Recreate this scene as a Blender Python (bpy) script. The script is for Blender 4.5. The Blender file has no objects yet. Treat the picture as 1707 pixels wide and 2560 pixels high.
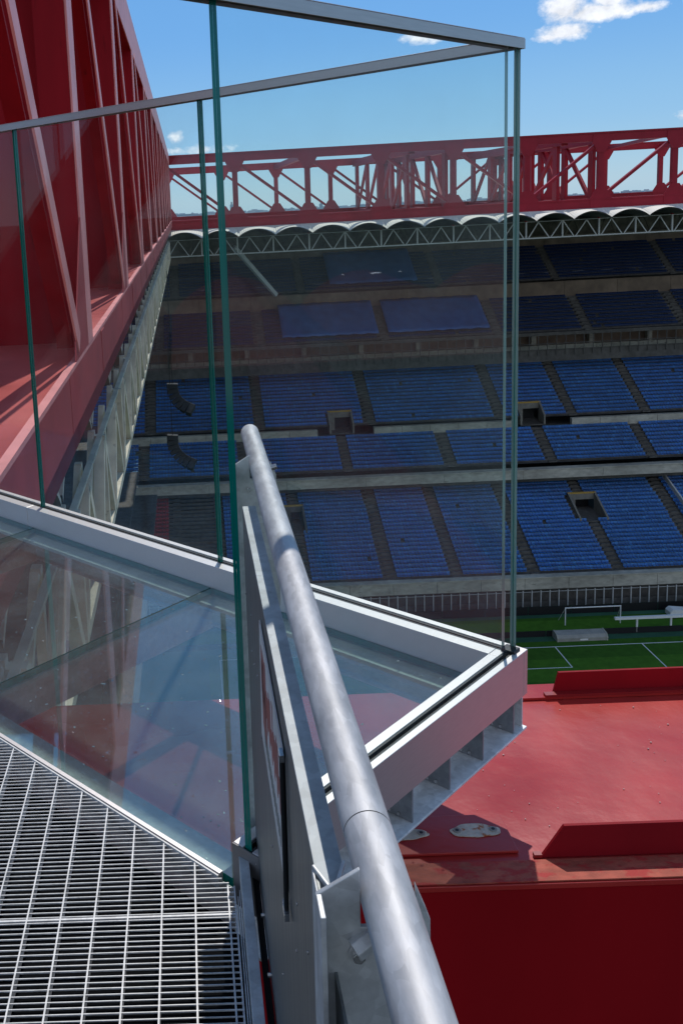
import bpy, bmesh, math, random
import numpy as np
from mathutils import Vector, Matrix
random.seed(7); RNG = np.random.default_rng(7)
SC = bpy.context.scene
COL = SC.collection
R = math.radians
PI = math.pi

# ------------------------------------------------------------------ camera
F, PX, PY = 2385.8, 408.3, 914.5
YAW, PITCH, ROLL = R(-1.651), R(9.481), R(3.089)
EYE = 1.62
f0 = Vector((math.sin(YAW), math.cos(YAW), 0)); r0 = Vector((math.cos(YAW), -math.sin(YAW), 0)); up = Vector((0, 0, 1))
fw = f0*math.cos(PITCH) - up*math.sin(PITCH)
dn = -up*math.cos(PITCH) - f0*math.sin(PITCH)
rt = r0*math.cos(ROLL) + dn*math.sin(ROLL)
dd = -r0*math.sin(ROLL) + dn*math.cos(ROLL)
M = Matrix((rt, -dd, -fw)).transposed().to_4x4(); M.translation = (0, 0, EYE)
cd = bpy.data.cameras.new('camera'); cam = bpy.data.objects.new('camera', cd); COL.objects.link(cam)
cam.matrix_world = M
cd.sensor_fit = 'VERTICAL'; cd.sensor_height = 36; cd.sensor_width = 24
cd.lens = F/2560*36
cd.shift_x = (853.5-PX)/2560; cd.shift_y = -(1280-PY)/2560
cd.clip_start = 0.05; cd.clip_end = 20000
SC.camera = cam

# ------------------------------------------------------------------ sky, sun, exposure
SUN_EL, SUN_AZ = R(55), R(14)                     # azimuth from +Y towards +X
W = bpy.data.worlds.new('World'); SC.world = W; W.use_nodes = True
nt = W.node_tree; nt.nodes.clear(); N = nt.nodes.new; LK = nt.links.new
out = N('ShaderNodeOutputWorld'); bg = N('ShaderNodeBackground'); bg.inputs[1].default_value = 0.105
sky = N('ShaderNodeTexSky'); sky.sky_type = 'NISHITA'; sky.sun_disc = False
sky.sun_elevation = SUN_EL; sky.sun_rotation = SUN_AZ
sky.altitude = 600; sky.air_density = 1.0; sky.dust_density = 0.05; sky.ozone_density = 4.5
tc = N('ShaderNodeTexCoord'); sep = N('ShaderNodeSeparateXYZ'); LK(tc.outputs['Generated'], sep.inputs[0])
def MATH(op, a, b=None, clamp=False):
    n = N('ShaderNodeMath'); n.operation = op; n.use_clamp = clamp
    for i, v in enumerate((a, b)):
        if v is None: continue
        if isinstance(v, (int, float)): n.inputs[i].default_value = v
        else: LK(v, n.inputs[i])
    return n.outputs[0]
az = MATH('ARCTAN2', sep.outputs[0], sep.outputs[1])
el = MATH('ARCSINE', sep.outputs[2])
comb = N('ShaderNodeCombineXYZ'); LK(az, comb.inputs[0]); LK(MATH('MULTIPLY', el, 1.25), comb.inputs[1])
def noise(scale, detail, rough, off):
    mp = N('ShaderNodeMapping'); mp.inputs['Location'].default_value = off; LK(comb.outputs[0], mp.inputs[0])
    n = N('ShaderNodeTexNoise'); n.inputs['Scale'].default_value = scale; n.inputs['Detail'].default_value = detail
    n.inputs['Roughness'].default_value = rough; LK(mp.outputs[0], n.inputs['Vector']); return n.outputs['Fac']
nA = noise(55, 8, 0.60, (1.3, 2.2, 0)); nB = noise(11, 3, 0.5, (5, 1, 3)); nC = noise(2.3, 6, 0.55, (9.3, 4.4, 1))
# far small clouds, each at its own place on the sky: (azimuth, elevation, half width, half height, strength)
CL = [(22.7, 8.75, 2.4, 0.60, 1.15), (21.2, 9.1, 1.3, 0.95, 1.1), (23.3, 9.3, 1.0, 0.9, 1.0), (21.3, 7.95, 1.7, 0.55, 1.05), (20.4, 7.75, .9, 0.3, .9), (25.0, 8.7, 1.3, 0.30, 0.85),
      (14.0, 8.4, 1.5, 0.38, 0.75), (-0.2, 3.9, 0.6, 0.55, 0.62), (0.9, 3.1, 2.6, 0.42, 0.60), (27.3, 3.1, 1.1, 0.3, 0.6),
      (48, 10, 7, 1.3, .9), (62, 17, 5, 1.6, .9), (-28, 14, 6, 1.4, .9), (-52, 8, 8, 1.2, .9), (36, 21, 4, 1.1, .8)]
mask = None
for (a, e, wa, he, s) in CL:
    dx = MATH('DIVIDE', MATH('SUBTRACT', az, R(a)), R(wa)); dy = MATH('DIVIDE', MATH('SUBTRACT', el, R(e)), R(he))
    d = MATH('SQRT', MATH('ADD', MATH('MULTIPLY', dx, dx), MATH('MULTIPLY', dy, dy)))
    m = MATH('MULTIPLY', MATH('SUBTRACT', 1.25, d, True), s)
    mask = m if mask is None else MATH('MAXIMUM', mask, m)
back = MATH('MULTIPLY', MATH('SUBTRACT', MATH('MULTIPLY', sep.outputs[1], -1), 0.25, True), 1.0)   # broken cloud added over the unseen half of the sky to brighten shade
general = MATH('MULTIPLY', MATH('MULTIPLY', MATH('SUBTRACT', nC, 0.33, True), 5, True), MATH('MULTIPLY', back, 1.6, True))
d0 = MATH('ADD', MATH('MULTIPLY', mask, 1.1), MATH('MULTIPLY', MATH('SUBTRACT', MATH('ADD', MATH('MULTIPLY', nA, .65), MATH('MULTIPLY', nB, .35)), 0.5), 3.0))
dens = MATH('MULTIPLY', MATH('SUBTRACT', d0, 0.28), MATH('MULTIPLY', MATH('GREATER_THAN', mask, 0.001), 1.5), True)
dens = MATH('MAXIMUM', dens, general)
dens = MATH('MULTIPLY', dens, 0.93)
shade = MATH('ADD', 0.42, MATH('MULTIPLY', nA, 0.85))
cc = N('ShaderNodeCombineColor'); LK(MATH('MULTIPLY', shade, 9.3), cc.inputs[0]); LK(MATH('MULTIPLY', shade, 9.5), cc.inputs[1]); LK(MATH('MULTIPLY', shade, 10.0), cc.inputs[2])
ramp = N('ShaderNodeValToRGB'); cr = ramp.color_ramp; cr.interpolation = 'EASE'
LK(MATH('DIVIDE', el, R(90), True), ramp.inputs[0])
GR = [(0.0, (.25, .48, .70)), (.045, (.185, .43, .74)), (.11, (.115, .36, .76)), (.34, (.10, .28, .60)), (1.0, (.16, .30, .52))]
while len(cr.elements) < len(GR): cr.elements.new(.5)
for e_, (p_, c_) in zip(cr.elements, GR): e_.position = p_; e_.color = (*c_, 1)
gain = N('ShaderNodeVectorMath'); gain.operation = 'SCALE'; gain.inputs['Scale'].default_value = .9/0.105; LK(ramp.outputs[0], gain.inputs[0])
clear = N('ShaderNodeMix'); clear.data_type = 'RGBA'; clear.inputs[0].default_value = .78; LK(sky.outputs[0], clear.inputs[6]); LK(gain.outputs[0], clear.inputs[7])
mixs = N('ShaderNodeMix'); mixs.data_type = 'RGBA'
LK(dens, mixs.inputs[0]); LK(clear.outputs[2], mixs.inputs[6]); LK(cc.outputs[0], mixs.inputs[7])
LK(mixs.outputs[2], bg.inputs[0]); LK(bg.outputs[0], out.inputs[0])
sd = bpy.data.lights.new('sun', 'SUN'); sd.energy = 2.7; sd.angle = R(0.7); sd.color = (1, 0.955, 0.89)
so = bpy.data.objects.new('sun', sd); COL.objects.link(so)
sv = Vector((math.cos(SUN_EL)*math.sin(SUN_AZ), math.cos(SUN_EL)*math.cos(SUN_AZ), math.sin(SUN_EL)))
so.rotation_euler = (-sv).to_track_quat('-Z', 'Y').to_euler(); so.location = (20, 60, 60)
SC.view_settings.view_transform = 'Standard'; SC.view_settings.look = 'None'
SC.view_settings.exposure = 0.18; SC.view_settings.gamma = 1; SC.view_settings.use_curve_mapping = False
SC.render.engine = 'CYCLES'
SC.cycles.max_bounces = 10; SC.cycles.transparent_max_bounces = 40; SC.cycles.glossy_bounces = 5
SC.cycles.use_denoising = True

# ------------------------------------------------------------------ materials
def mat(name, col, rough=0.5, metal=0.0, spec=0.5, var=0.15, vscale=6.0, bump=0.0, bscale=40.0, stretch=(1, 1, 1), var2=0.0, v2scale=0.6, col2=None, c2scale=3.0, c2thr=0.6, rvar=0.0, coat=0.0):
    """procedural material: base colour with two scales of variation, optional stain colour, bump and roughness variation"""
    m = bpy.data.materials.new(name); m.use_nodes = True
    t = m.node_tree; b = t.nodes['Principled BSDF']; n = t.nodes.new; l = t.links.new
    b.inputs['Roughness'].default_value = rough; b.inputs['Metallic'].default_value = metal
    b.inputs['Specular IOR Level'].default_value = spec
    if coat: b.inputs['Coat Weight'].default_value = coat; b.inputs['Coat Roughness'].default_value = 0.12
    tc = n('ShaderNodeTexCoord'); mp = n('ShaderNodeMapping'); mp.inputs['Scale'].default_value = stretch
    l(tc.outputs['Object'], mp.inputs[0])
    no = n('ShaderNodeTexNoise'); no.inputs['Scale'].default_value = vscale; no.inputs['Detail'].default_value = 6; l(mp.outputs[0], no.inputs['Vector'])
    n2 = n('ShaderNodeTexNoise'); n2.inputs['Scale'].default_value = v2scale; n2.inputs['Detail'].default_value = 4; l(mp.outputs[0], n2.inputs['Vector'])
    mr = n('ShaderNodeMapRange'); mr.inputs[1].default_value = .3; mr.inputs[2].default_value = .7; mr.inputs[3].default_value = 1-var; mr.inputs[4].default_value = 1+var; l(no.outputs['Fac'], mr.inputs[0])
    mr2 = n('ShaderNodeMapRange'); mr2.inputs[1].default_value = .3; mr2.inputs[2].default_value = .7; mr2.inputs[3].default_value = 1-var2; mr2.inputs[4].default_value = 1+var2; l(n2.outputs['Fac'], mr2.inputs[0])
    mu = n('ShaderNodeMath'); mu.operation = 'MULTIPLY'; l(mr.outputs[0], mu.inputs[0]); l(mr2.outputs[0], mu.inputs[1])
    vm = n('ShaderNodeVectorMath'); vm.operation = 'SCALE'; vm.inputs[0].default_value = col[:3]; l(mu.outputs[0], vm.inputs['Scale'])
    res = vm.outputs[0]
    if col2 is not None:
        n3 = n('ShaderNodeTexNoise'); n3.inputs['Scale'].default_value = c2scale; n3.inputs['Detail'].default_value = 8; n3.inputs['Roughness'].default_value = .65; l(mp.outputs[0], n3.inputs['Vector'])
        m3 = n('ShaderNodeMapRange'); m3.inputs[1].default_value = c2thr; m3.inputs[2].default_value = c2thr+.08; l(n3.outputs['Fac'], m3.inputs[0])
        mx = n('ShaderNodeMix'); mx.data_type = 'RGBA'; l(m3.outputs[0], mx.inputs[0]); l(res, mx.inputs[6]); mx.inputs[7].default_value = (*col2, 1); res = mx.outputs[2]
    l(res, b.inputs['Base Color'])
    if rvar:
        m4 = n('ShaderNodeMapRange'); m4.inputs[1].default_value = .3; m4.inputs[2].default_value = .7; m4.inputs[3].default_value = max(.03, rough-rvar); m4.inputs[4].default_value = rough+rvar
        l(n2.outputs['Fac'], m4.inputs[0]); l(m4.outputs[0], b.inputs['Roughness'])
    if bump:
        nb = n('ShaderNodeTexNoise'); nb.inputs['Scale'].default_value = bscale; nb.inputs['Detail'].default_value = 4; l(mp.outputs[0], nb.inputs['Vector'])
        bp = n('ShaderNodeBump'); bp.inputs['Strength'].default_value = bump; bp.inputs['Distance'].default_value = 0.01
        l(nb.outputs['Fac'], bp.inputs['Height']); l(bp.outputs[0], b.inputs['Normal'])
    return m

def galv(name, base, rough, scale, streak=None, metal=.75):
    """galvanised steel: zinc spangle from voronoi cells, cloudy white bloom, fine scratches"""
    m = bpy.data.materials.new(name); m.use_nodes = True
    t = m.node_tree; b = t.nodes['Principled BSDF']; n = t.nodes.new; l = t.links.new
    tc = n('ShaderNodeTexCoord'); mp = n('ShaderNodeMapping'); l(tc.outputs['Object'], mp.inputs[0])
    if streak: mp.inputs['Scale'].default_value = streak
    vo = n('ShaderNodeTexVoronoi'); vo.inputs['Scale'].default_value = scale; l(mp.outputs[0], vo.inputs['Vector'])
    no = n('ShaderNodeTexNoise'); no.inputs['Scale'].default_value = scale*.25; no.inputs['Detail'].default_value = 8; no.inputs['Roughness'].default_value = .7; l(mp.outputs[0], no.inputs['Vector'])
    bw = n('ShaderNodeSeparateColor'); l(vo.outputs['Color'], bw.inputs[0])
    mr = n('ShaderNodeMapRange'); mr.inputs[3].default_value = .90; mr.inputs[4].default_value = 1.08; l(bw.outputs[0], mr.inputs[0])
    mr2 = n('ShaderNodeMapRange'); mr2.inputs[1].default_value = .3; mr2.inputs[2].default_value = .7; mr2.inputs[3].default_value = .74; mr2.inputs[4].default_value = 1.22; l(no.outputs['Fac'], mr2.inputs[0])
    mu = n('ShaderNodeMath'); mu.operation = 'MULTIPLY'; l(mr.outputs[0], mu.inputs[0]); l(mr2.outputs[0], mu.inputs[1])
    vm = n('ShaderNodeVectorMath'); vm.operation = 'SCALE'; vm.inputs[0].default_value = base; l(mu.outputs[0], vm.inputs['Scale'])
    l(vm.outputs[0], b.inputs['Base Color'])
    b.inputs['Metallic'].default_value = metal
    mr3 = n('ShaderNodeMapRange'); mr3.inputs[1].default_value = .3; mr3.inputs[2].default_value = .7; mr3.inputs[3].default_value = rough-.08; mr3.inputs[4].default_value = rough+.12; l(no.outputs['Fac'], mr3.inputs[0]); l(mr3.outputs[0], b.inputs['Roughness'])
    bp = n('ShaderNodeBump'); bp.inputs['Strength'].default_value = .12; bp.inputs['Distance'].default_value = .002; l(no.outputs['Fac'], bp.inputs['Height']); l(bp.outputs[0], b.inputs['Normal'])
    return m

def glass(name, tint, f0=.045, wet=0.0, rough=0.0, film_col=None, film=(.05, .17), graze=None):
    """architectural pane: tinted see-through with a mirror share that grows towards grazing view"""
    m = bpy.data.materials.new(name); m.use_nodes = True
    t = m.node_tree; t.nodes.clear(); n = t.nodes.new; l = t.links.new
    o = n('ShaderNodeOutputMaterial'); mx = n('ShaderNodeMixShader'); tr = n('ShaderNodeBsdfTransparent'); gl = n('ShaderNodeBsdfGlossy')
    tr.inputs[0].default_value = (*tint, 1); gl.inputs['Roughness'].default_value = rough; gl.inputs[0].default_value = (.96, .99, 1, 1)
    ge = n('ShaderNodeNewGeometry'); dp = n('ShaderNodeVectorMath'); dp.operation = 'DOT_PRODUCT'
    l(ge.outputs['Normal'], dp.inputs[0]); l(ge.outputs['Incoming'], dp.inputs[1])
    def ma(op, a, b=None):
        x = n('ShaderNodeMath'); x.operation = op
        for i, v in enumerate((a, b)):
            if v is None: continue
            if isinstance(v, (int, float)): x.inputs[i].default_value = v
            else: l(v, x.inputs[i])
        return x.outputs[0]
    c = ma('ABSOLUTE', dp.outputs['Value']); p5 = ma('POWER', ma('SUBTRACT', 1.0, c), 5.0)
    fr = ma('ADD', ma('MULTIPLY', p5, (1-f0)*(graze if graze is not None else (.12 if f0 < .1 else 1))), f0)
    tc = n('ShaderNodeTexCoord')
    if wet:
        v = n('ShaderNodeTexVoronoi'); v.inputs['Scale'].default_value = 34; v.feature = 'SMOOTH_F1'; l(tc.outputs['Object'], v.inputs['Vector'])
        no = n('ShaderNodeTexNoise'); no.inputs['Scale'].default_value = 7; no.inputs['Detail'].default_value = 3; no.inputs['Distortion'].default_value = 1.2; l(tc.outputs['Object'], no.inputs['Vector'])
        drop = n('ShaderNodeMapRange'); drop.inputs[1].default_value = .16; drop.inputs[2].default_value = .08; l(v.outputs['Distance'], drop.inputs[0])
        gate = n('ShaderNodeMapRange'); gate.inputs[1].default_value = .45; gate.inputs[2].default_value = .55; l(no.outputs['Fac'], gate.inputs[0])
        h = ma('ADD', ma('MULTIPLY', drop.outputs[0], gate.outputs[0]), 0.0)
        bp = n('ShaderNodeBump'); bp.inputs['Strength'].default_value = wet; bp.inputs['Distance'].default_value = .003
        l(h, bp.inputs['Height']); l(bp.outputs[0], gl.inputs['Normal'])
    see = tr.outputs[0]
    if film_col:                                 # thin film of dirt and dried rain on the walked-on glass
        df = n('ShaderNodeBsdfDiffuse'); df.inputs[0].default_value = (*film_col, 1); m2 = n('ShaderNodeMixShader')
        nd = n('ShaderNodeTexNoise'); nd.inputs['Scale'].default_value = 3.5; nd.inputs['Detail'].default_value = 9; nd.inputs['Roughness'].default_value = .7; l(tc.outputs["Object"], nd.inputs['Vector'])
        fa = n('ShaderNodeMapRange'); fa.inputs[1].default_value = .35; fa.inputs[2].default_value = .7; fa.inputs[3].default_value = film[0]; fa.inputs[4].default_value = film[1]; l(nd.outputs['Fac'], fa.inputs[0])
        l(fa.outputs[0], m2.inputs[0]); l(tr.outputs[0], m2.inputs[1]); l(df.outputs[0], m2.inputs[2]); see = m2.outputs[0]
    l(fr, mx.inputs[0]); l(see, mx.inputs[1]); l(gl.outputs[0], mx.inputs[2]); l(mx.outputs[0], o.inputs[0])
    return m

RED = (0.27, 0.012, 0.014)
m_red = mat('red girder paint', RED, .38, 0, .5, .12, 2.5, .10, 6, var2=.10, v2scale=.25, rvar=.06)
m_plate = mat('deep red plate paint', (0.26, 0.006, 0.012), .6, 0, .12, .12, 1.2, 0, 6, (2.5, 2.5, .35), var2=.12, v2scale=.25, col2=(.15, .004, .007), c2scale=1.3, c2thr=.62)
m_web = mat('flat deep red web paint', (0.28, 0.004, 0.008), .6, 0, .10, .10, 2, .1, 5, (1, 1, .4), var2=.12, v2scale=.6, col2=(.28, .004, .006), c2scale=2.2, c2thr=.63)
m_flange = mat('sunlit pink flange paint', (0.80, 0.30, 0.28), .45, 0, .3, .12, 2.5, .1, 6, var2=.1)  # pale pink puts the sun on the girder edges into the paint
m_leftdeck = mat('sunlit red deck paint', (0.52, 0.10, 0.09), .35, 0, .5, .14, 1.5, .3, 5, var2=.14, v2scale=.4, rvar=.1)  # lighter red puts sunlight on the left deck into the paint
m_fascia = mat('sunlit red fascia paint', (0.42, 0.06, 0.06), .4, 0, .5, .12, 1.5, .1, 5, var2=.14, v2scale=.3)  # lighter red painted in to make up for weak sun on this side
m_redfar = mat('far red girder paint', (0.30, 0.010, 0.024), .5, 0, .25, .12, .5, var2=.08, v2scale=.08)
m_deckred = mat('wet red roof paint', (0.38, 0.024, 0.020), .30, 0, .42, .10, 5, .35, 7, var2=.14, v2scale=1.2, col2=(.50, .10, .085), c2scale=42, c2thr=.665, rvar=.13)
m_dirt = mat('sandy dirt on red paint', (0.38, 0.085, 0.055), .7, 0, .3, .25, 18, .3, 40, (1, 1.6, 1), col2=(.40, .035, .03), c2scale=14, c2thr=.50)
m_primer = mat('scraped pale primer with rust', (0.55, 0.53, 0.44), .8, 0, .3, .2, 20, .4, 60, col2=(.40, .13, .04), c2scale=22, c2thr=.55)
m_alu = mat('brushed pale anodised aluminium', (0.64, 0.60, 0.585), .42, .60, .5, .05, 20, .03, 150, (1, 14, 14))
m_alugrey = mat('satin aluminium rail', (0.60, 0.54, 0.49), .42, .6, .5, .05, 12, .03, 120, (1, 14, 14))
m_rubber = mat('black rubber gasket', (0.012, 0.012, 0.013), .45, 0, .5, .1)
m_galv = galv('galvanised steel', (0.56, 0.57, 0.57), .5, 60, None, .45)
m_stiff = galv('grey stiffener steel', (.30, .31, .33), .5, 60, None, .4)
m_cell = galv('light galvanised channel', (.74, .75, .76), .55, 60, None, .2)
m_tube = galv('galvanised tube', (0.46, 0.458, 0.468), .56, 120, (1, .3, 1), .42)
m_sheet = galv('galvanised sheet with vertical streaks', (0.17, 0.18, 0.178), .40, 30, (1, 6, .35), .7)
m_grate = galv('galvanised grating', (0.58, 0.58, 0.58), .55, 90, None, .3)
m_bolt = mat('bright zinc bolt', (.6, .6, .6), .25, .9, .5, .1)
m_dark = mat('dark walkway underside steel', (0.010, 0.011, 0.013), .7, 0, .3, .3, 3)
m_glass = glass('clear balustrade glass', (.965, .988, .980), .008, film_col=(.5, .52, .52), film=(0, .022))
m_glassA = glass('balustrade glass seen at a slant', (.955, .98, .972), .022, film_col=(.5, .52, .52), film=(0, .02), graze=.5)
m_inner = bpy.data.materials.new('glass ply interface'); m_inner.use_nodes = True
_t = m_inner.node_tree; _t.nodes.clear(); _o = _t.nodes.new('ShaderNodeOutputMaterial'); _b = _t.nodes.new('ShaderNodeBsdfTransparent'); _t.links.new(_b.outputs[0], _o.inputs[0])
m_floorglass = glass('wet glass floor', (.80, .87, .855), .145, wet=.25, film_col=(.42, .47, .46), film=(.05, .15), rough=.02)
m_edge = mat('green glass edge', (0.002, 0.16, 0.125), .12, 0, .6, .25, 3, 0, 1, (30, 30, .3))
m_edgep = mat('clear corner glass edge', (0.22, 0.34, 0.30), .15, 0, .6, .2, 3, 0, 1, (30, 30, .3))
m_edge2 = mat('pale green glass edge', (0.10, 0.36, 0.29), .15, 0, .6, .25, 3, 0, 1, (30, 30, .3))
m_beige = mat('weathered cream steel and membrane', (0.64, 0.57, 0.44), .6, 0, .4, .16, 2, var2=.15, v2scale=.5, col2=(.28, .25, .19), c2scale=3, c2thr=.62)
m_white = mat('white roof membrane', (0.70, 0.67, 0.59), .6, 0, .4, .07, .6, col2=(.5, .47, .40), c2scale=.9, c2thr=.64)
m_strut = mat('pale grey steel tube', (0.52, 0.53, 0.52), .5, .1, .5, .1)
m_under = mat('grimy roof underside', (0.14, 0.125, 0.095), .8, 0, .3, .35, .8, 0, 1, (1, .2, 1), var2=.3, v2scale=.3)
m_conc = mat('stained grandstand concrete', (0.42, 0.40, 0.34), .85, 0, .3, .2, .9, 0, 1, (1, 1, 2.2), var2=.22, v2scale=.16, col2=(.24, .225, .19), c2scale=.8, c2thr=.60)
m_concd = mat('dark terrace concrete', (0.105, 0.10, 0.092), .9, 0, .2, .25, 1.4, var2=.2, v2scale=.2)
m_tan = mat('warm concrete wall', (0.22, 0.165, 0.125), .9, 0, .2, .2, .5, var2=.2)
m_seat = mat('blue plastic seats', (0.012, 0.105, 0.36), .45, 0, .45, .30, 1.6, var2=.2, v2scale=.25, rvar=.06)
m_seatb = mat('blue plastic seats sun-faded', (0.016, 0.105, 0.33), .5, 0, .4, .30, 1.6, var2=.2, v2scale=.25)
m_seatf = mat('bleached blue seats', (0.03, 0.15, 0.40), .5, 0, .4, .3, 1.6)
m_seatlip = mat('sky-lit pale blue seat rim', (0.20, 0.47, 0.78), .35, 0, .6, .3, 2)  # sky light on the seat tops, put into a paler blue
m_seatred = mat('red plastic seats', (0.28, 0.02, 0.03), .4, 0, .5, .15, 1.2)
m_navy = mat('shade-dark navy seats', (0.004, 0.022, 0.085), .5, 0, .3, .2, 1.2)  # blue seats darkened, roof shade over the upper tiers put into the colour
m_navyl = mat('shade-dark navy seat rim', (0.035, 0.09, 0.22), .5, 0, .3, .2, 1.2)  # rim of the same seats, also darkened for the roof shade
m_tarp = mat('blue tarpaulin', (0.035, 0.14, 0.42), .5, 0, .4, .12, .5, .5, .9, var2=.1)
m_blk = mat('black hoarding', (0.010, 0.010, 0.012), .5, 0, .4, .2)
m_yel = mat('worn ochre paint', (0.40, 0.25, 0.06), .7, 0, .3, .2)
m_spk = mat('dark speaker cloth', (.03, .032, .036), .7, 0, .3, .2)
m_wht = mat('white paint', (0.75, 0.75, 0.74), .45, 0, .5, .05)
m_grey = mat('dusty grey cover', (0.30, 0.29, 0.26), .8, 0, .3, .15, 1)
m_signw = mat('white sign face', (0.62, 0.58, 0.55), .5, 0, .5, .12, 6)
m_signr = mat('faded red sign print', (0.36, 0.10, 0.085), .5, 0, .5, .2, 9)
m_city = [mat('hazy city wall %s' % w, c, .9, 0, .2, .08) for w, c in (('grey', (.36, .46, .54)), ('pale', (.50, .57, .62)), ('warm', (.46, .48, .52)))]  # haze of distance put into the wall and window colours
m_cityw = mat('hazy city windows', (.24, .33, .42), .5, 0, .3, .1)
m_ground = mat('town ground far away', (.13, .16, .15), .95, 0, .1, .3, .02, var2=.2, v2scale=.004)
m_green = mat('dark green track', (0.034, 0.10, 0.058), .8, 0, .2, .15, .3, var2=.15, v2scale=.1)

def striped(name, c1, c2, width):
    m = mat(name, c1, .85, 0, .15, .15, 1.2)
    t = m.node_tree; b = t.nodes['Principled BSDF']; n = t.nodes.new; l = t.links.new
    src = b.inputs['Base Color'].links[0].from_socket
    tc = n('ShaderNodeTexCoord'); s = n('ShaderNodeSeparateXYZ'); l(tc.outputs['Object'], s.inputs[0])
    a = n('ShaderNodeMath'); a.operation = 'PINGPONG'; l(s.outputs[1], a.inputs[0]); a.inputs[1].default_value = width
    g = n('ShaderNodeMath'); g.operation = 'GREATER_THAN'; l(a.outputs[0], g.inputs[0]); g.inputs[1].default_value = width/2
    mx = n('ShaderNodeMix'); mx.data_type = 'RGBA'; mx.blend_type = 'MULTIPLY'; mx.inputs[7].default_value = (*c2, 1); l(g.outputs[0], mx.inputs[0]); l(src, mx.inputs[6]); l(mx.outputs[2], b.inputs['Base Color'])
    return m
m_grass = striped('mown pitch grass', (0.060, 0.155, 0.014), (.70, .74, .8), 5.5)

# ------------------------------------------------------------------ mesh helpers
class MB:
    """collects boxes, beams, tubes into one mesh"""
    def __init__(s): s.v = []; s.f = []; s.mi = []
    def add(s, vs, fs, mi=0):
        k = len(s.v); s.v += [tuple(p) for p in vs]; s.f += [tuple(i+k for i in f) for f in fs]; s.mi += [mi]*len(fs); return s
    def box(s, x0, x1, y0, y1, z0, z1, mi=0):
        return s.add([(x0, y0, z0), (x1, y0, z0), (x1, y1, z0), (x0, y1, z0), (x0, y0, z1), (x1, y0, z1), (x1, y1, z1), (x0, y1, z1)],
                     [(0, 3, 2, 1), (4, 5, 6, 7), (0, 1, 5, 4), (1, 2, 6, 5), (2, 3, 7, 6), (3, 0, 4, 7)], mi)
    def beam(s, p, q, w, h, side=None, mi=0):
        p = Vector(p); q = Vector(q); d = (q-p).normalized()
        sd = Vector(side) if side else (d.cross(Vector((0, 0, 1))) if abs(d.z) < .98 else Vector((1, 0, 0)))
        sd = (sd - d*sd.dot(d)).normalized(); u = sd.cross(d).normalized()
        vs = [e + sd*(a*w/2) + u*(b*h/2) for e in (p, q) for a, b in ((-1, -1), (1, -1), (1, 1), (-1, 1))]
        return s.add(vs, [(3, 2, 1, 0), (4, 5, 6, 7), (0, 1, 5, 4), (1, 2, 6, 5), (2, 3, 7, 6), (3, 0, 4, 7)], mi)
    def tube(s, p, q, r, n=24, caps=True, mi=0):
        p = Vector(p); q = Vector(q); d = (q-p).normalized(); a = d.orthogonal().normalized(); b = d.cross(a)
        vs = [e + (a*math.cos(2*PI*i/n) + b*math.sin(2*PI*i/n))*r for e in (p, q) for i in range(n)]
        fs = [(i, (i+1) % n, n+(i+1) % n, n+i) for i in range(n)]
        if caps: fs += [tuple(range(n-1, -1, -1)), tuple(range(n, 2*n))]
        return s.add(vs, fs, mi)
    def prism(s, pts, axis, a0, a1, mi=0):
        """polygon pts in the plane across axis ('x','y','z') extruded from a0 to a1"""
        def P(u, v, a): return {'x': (a, u, v), 'y': (u, a, v), 'z': (u, v, a)}[axis]
        n = len(pts); vs = [P(u, v, a) for a in (a0, a1) for u, v in pts]
        return s.add(vs, [tuple(range(n-1, -1, -1)), tuple(range(n, 2*n))] + [(i, (i+1) % n, n+(i+1) % n, n+i) for i in range(n)], mi)
    def build(s, name, mats, parent=None, smooth=False, bevel=0, **props):
        me = bpy.data.meshes.new(name); me.from_pydata(s.v, [], s.f); me.update()
        for m in (mats if isinstance(mats, (list, tuple)) else [mats]): me.materials.append(m)
        if any(s.mi): me.polygons.foreach_set('material_index', s.mi)
        bm = bmesh.new(); bm.from_mesh(me); bmesh.ops.recalc_face_normals(bm, faces=bm.faces); bm.to_mesh(me); bm.free()
        if smooth:
            me.polygons.foreach_set('use_smooth', [len(p.vertices) < 8 for p in me.polygons])
        o = bpy.data.objects.new(name, me); COL.objects.link(o)
        if parent: o.parent = parent
        if bevel:
            b = o.modifiers.new('bevel', 'BEVEL'); b.width = bevel; b.segments = 2; b.limit_method = 'ANGLE'; b.harden_normals = False
        for k, v in props.items(): o[k] = v
        return o
def tag(o, label, cat, group=None):
    o['label'] = label; o['category'] = cat
    if group: o['group'] = group
    return o
def thing(name, loc, label, cat, group=None, rz=0):
    o = bpy.data.objects.new(name, None); COL.objects.link(o); o.location = loc; o.rotation_euler = (0, 0, rz)
    o.empty_display_size = .2
    return tag(o, label, cat, group)
def inst(src, parent, loc=(0, 0, 0), rz=0, label=None):
    c = src.copy(); COL.objects.link(c); c.parent = parent; c.location = loc; c.rotation_euler = (0, 0, rz)
    if label: c['label'] = label
    return c
def fast(name, verts, faces, m, parent=None, mi=None, **props):
    me = bpy.data.meshes.new(name); nv = len(verts); nf = len(faces)
    me.vertices.add(nv); me.vertices.foreach_set('co', np.asarray(verts, 'f').ravel())
    me.loops.add(nf*4); me.loops.foreach_set('vertex_index', np.asarray(faces, 'i').ravel())
    me.polygons.add(nf); me.polygons.foreach_set('loop_start', np.arange(0, nf*4, 4, dtype='i')); me.polygons.foreach_set('loop_total', np.full(nf, 4, 'i'))
    me.update(calc_edges=True)
    for m_ in (m if isinstance(m, (list, tuple)) else [m]): me.materials.append(m_)
    if mi is not None: me.polygons.foreach_set('material_index', np.asarray(mi, 'i'))
    o = bpy.data.objects.new(name, me); COL.objects.link(o)
    if parent: o.parent = parent
    for k, v in props.items(): o[k] = v
    return o

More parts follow.
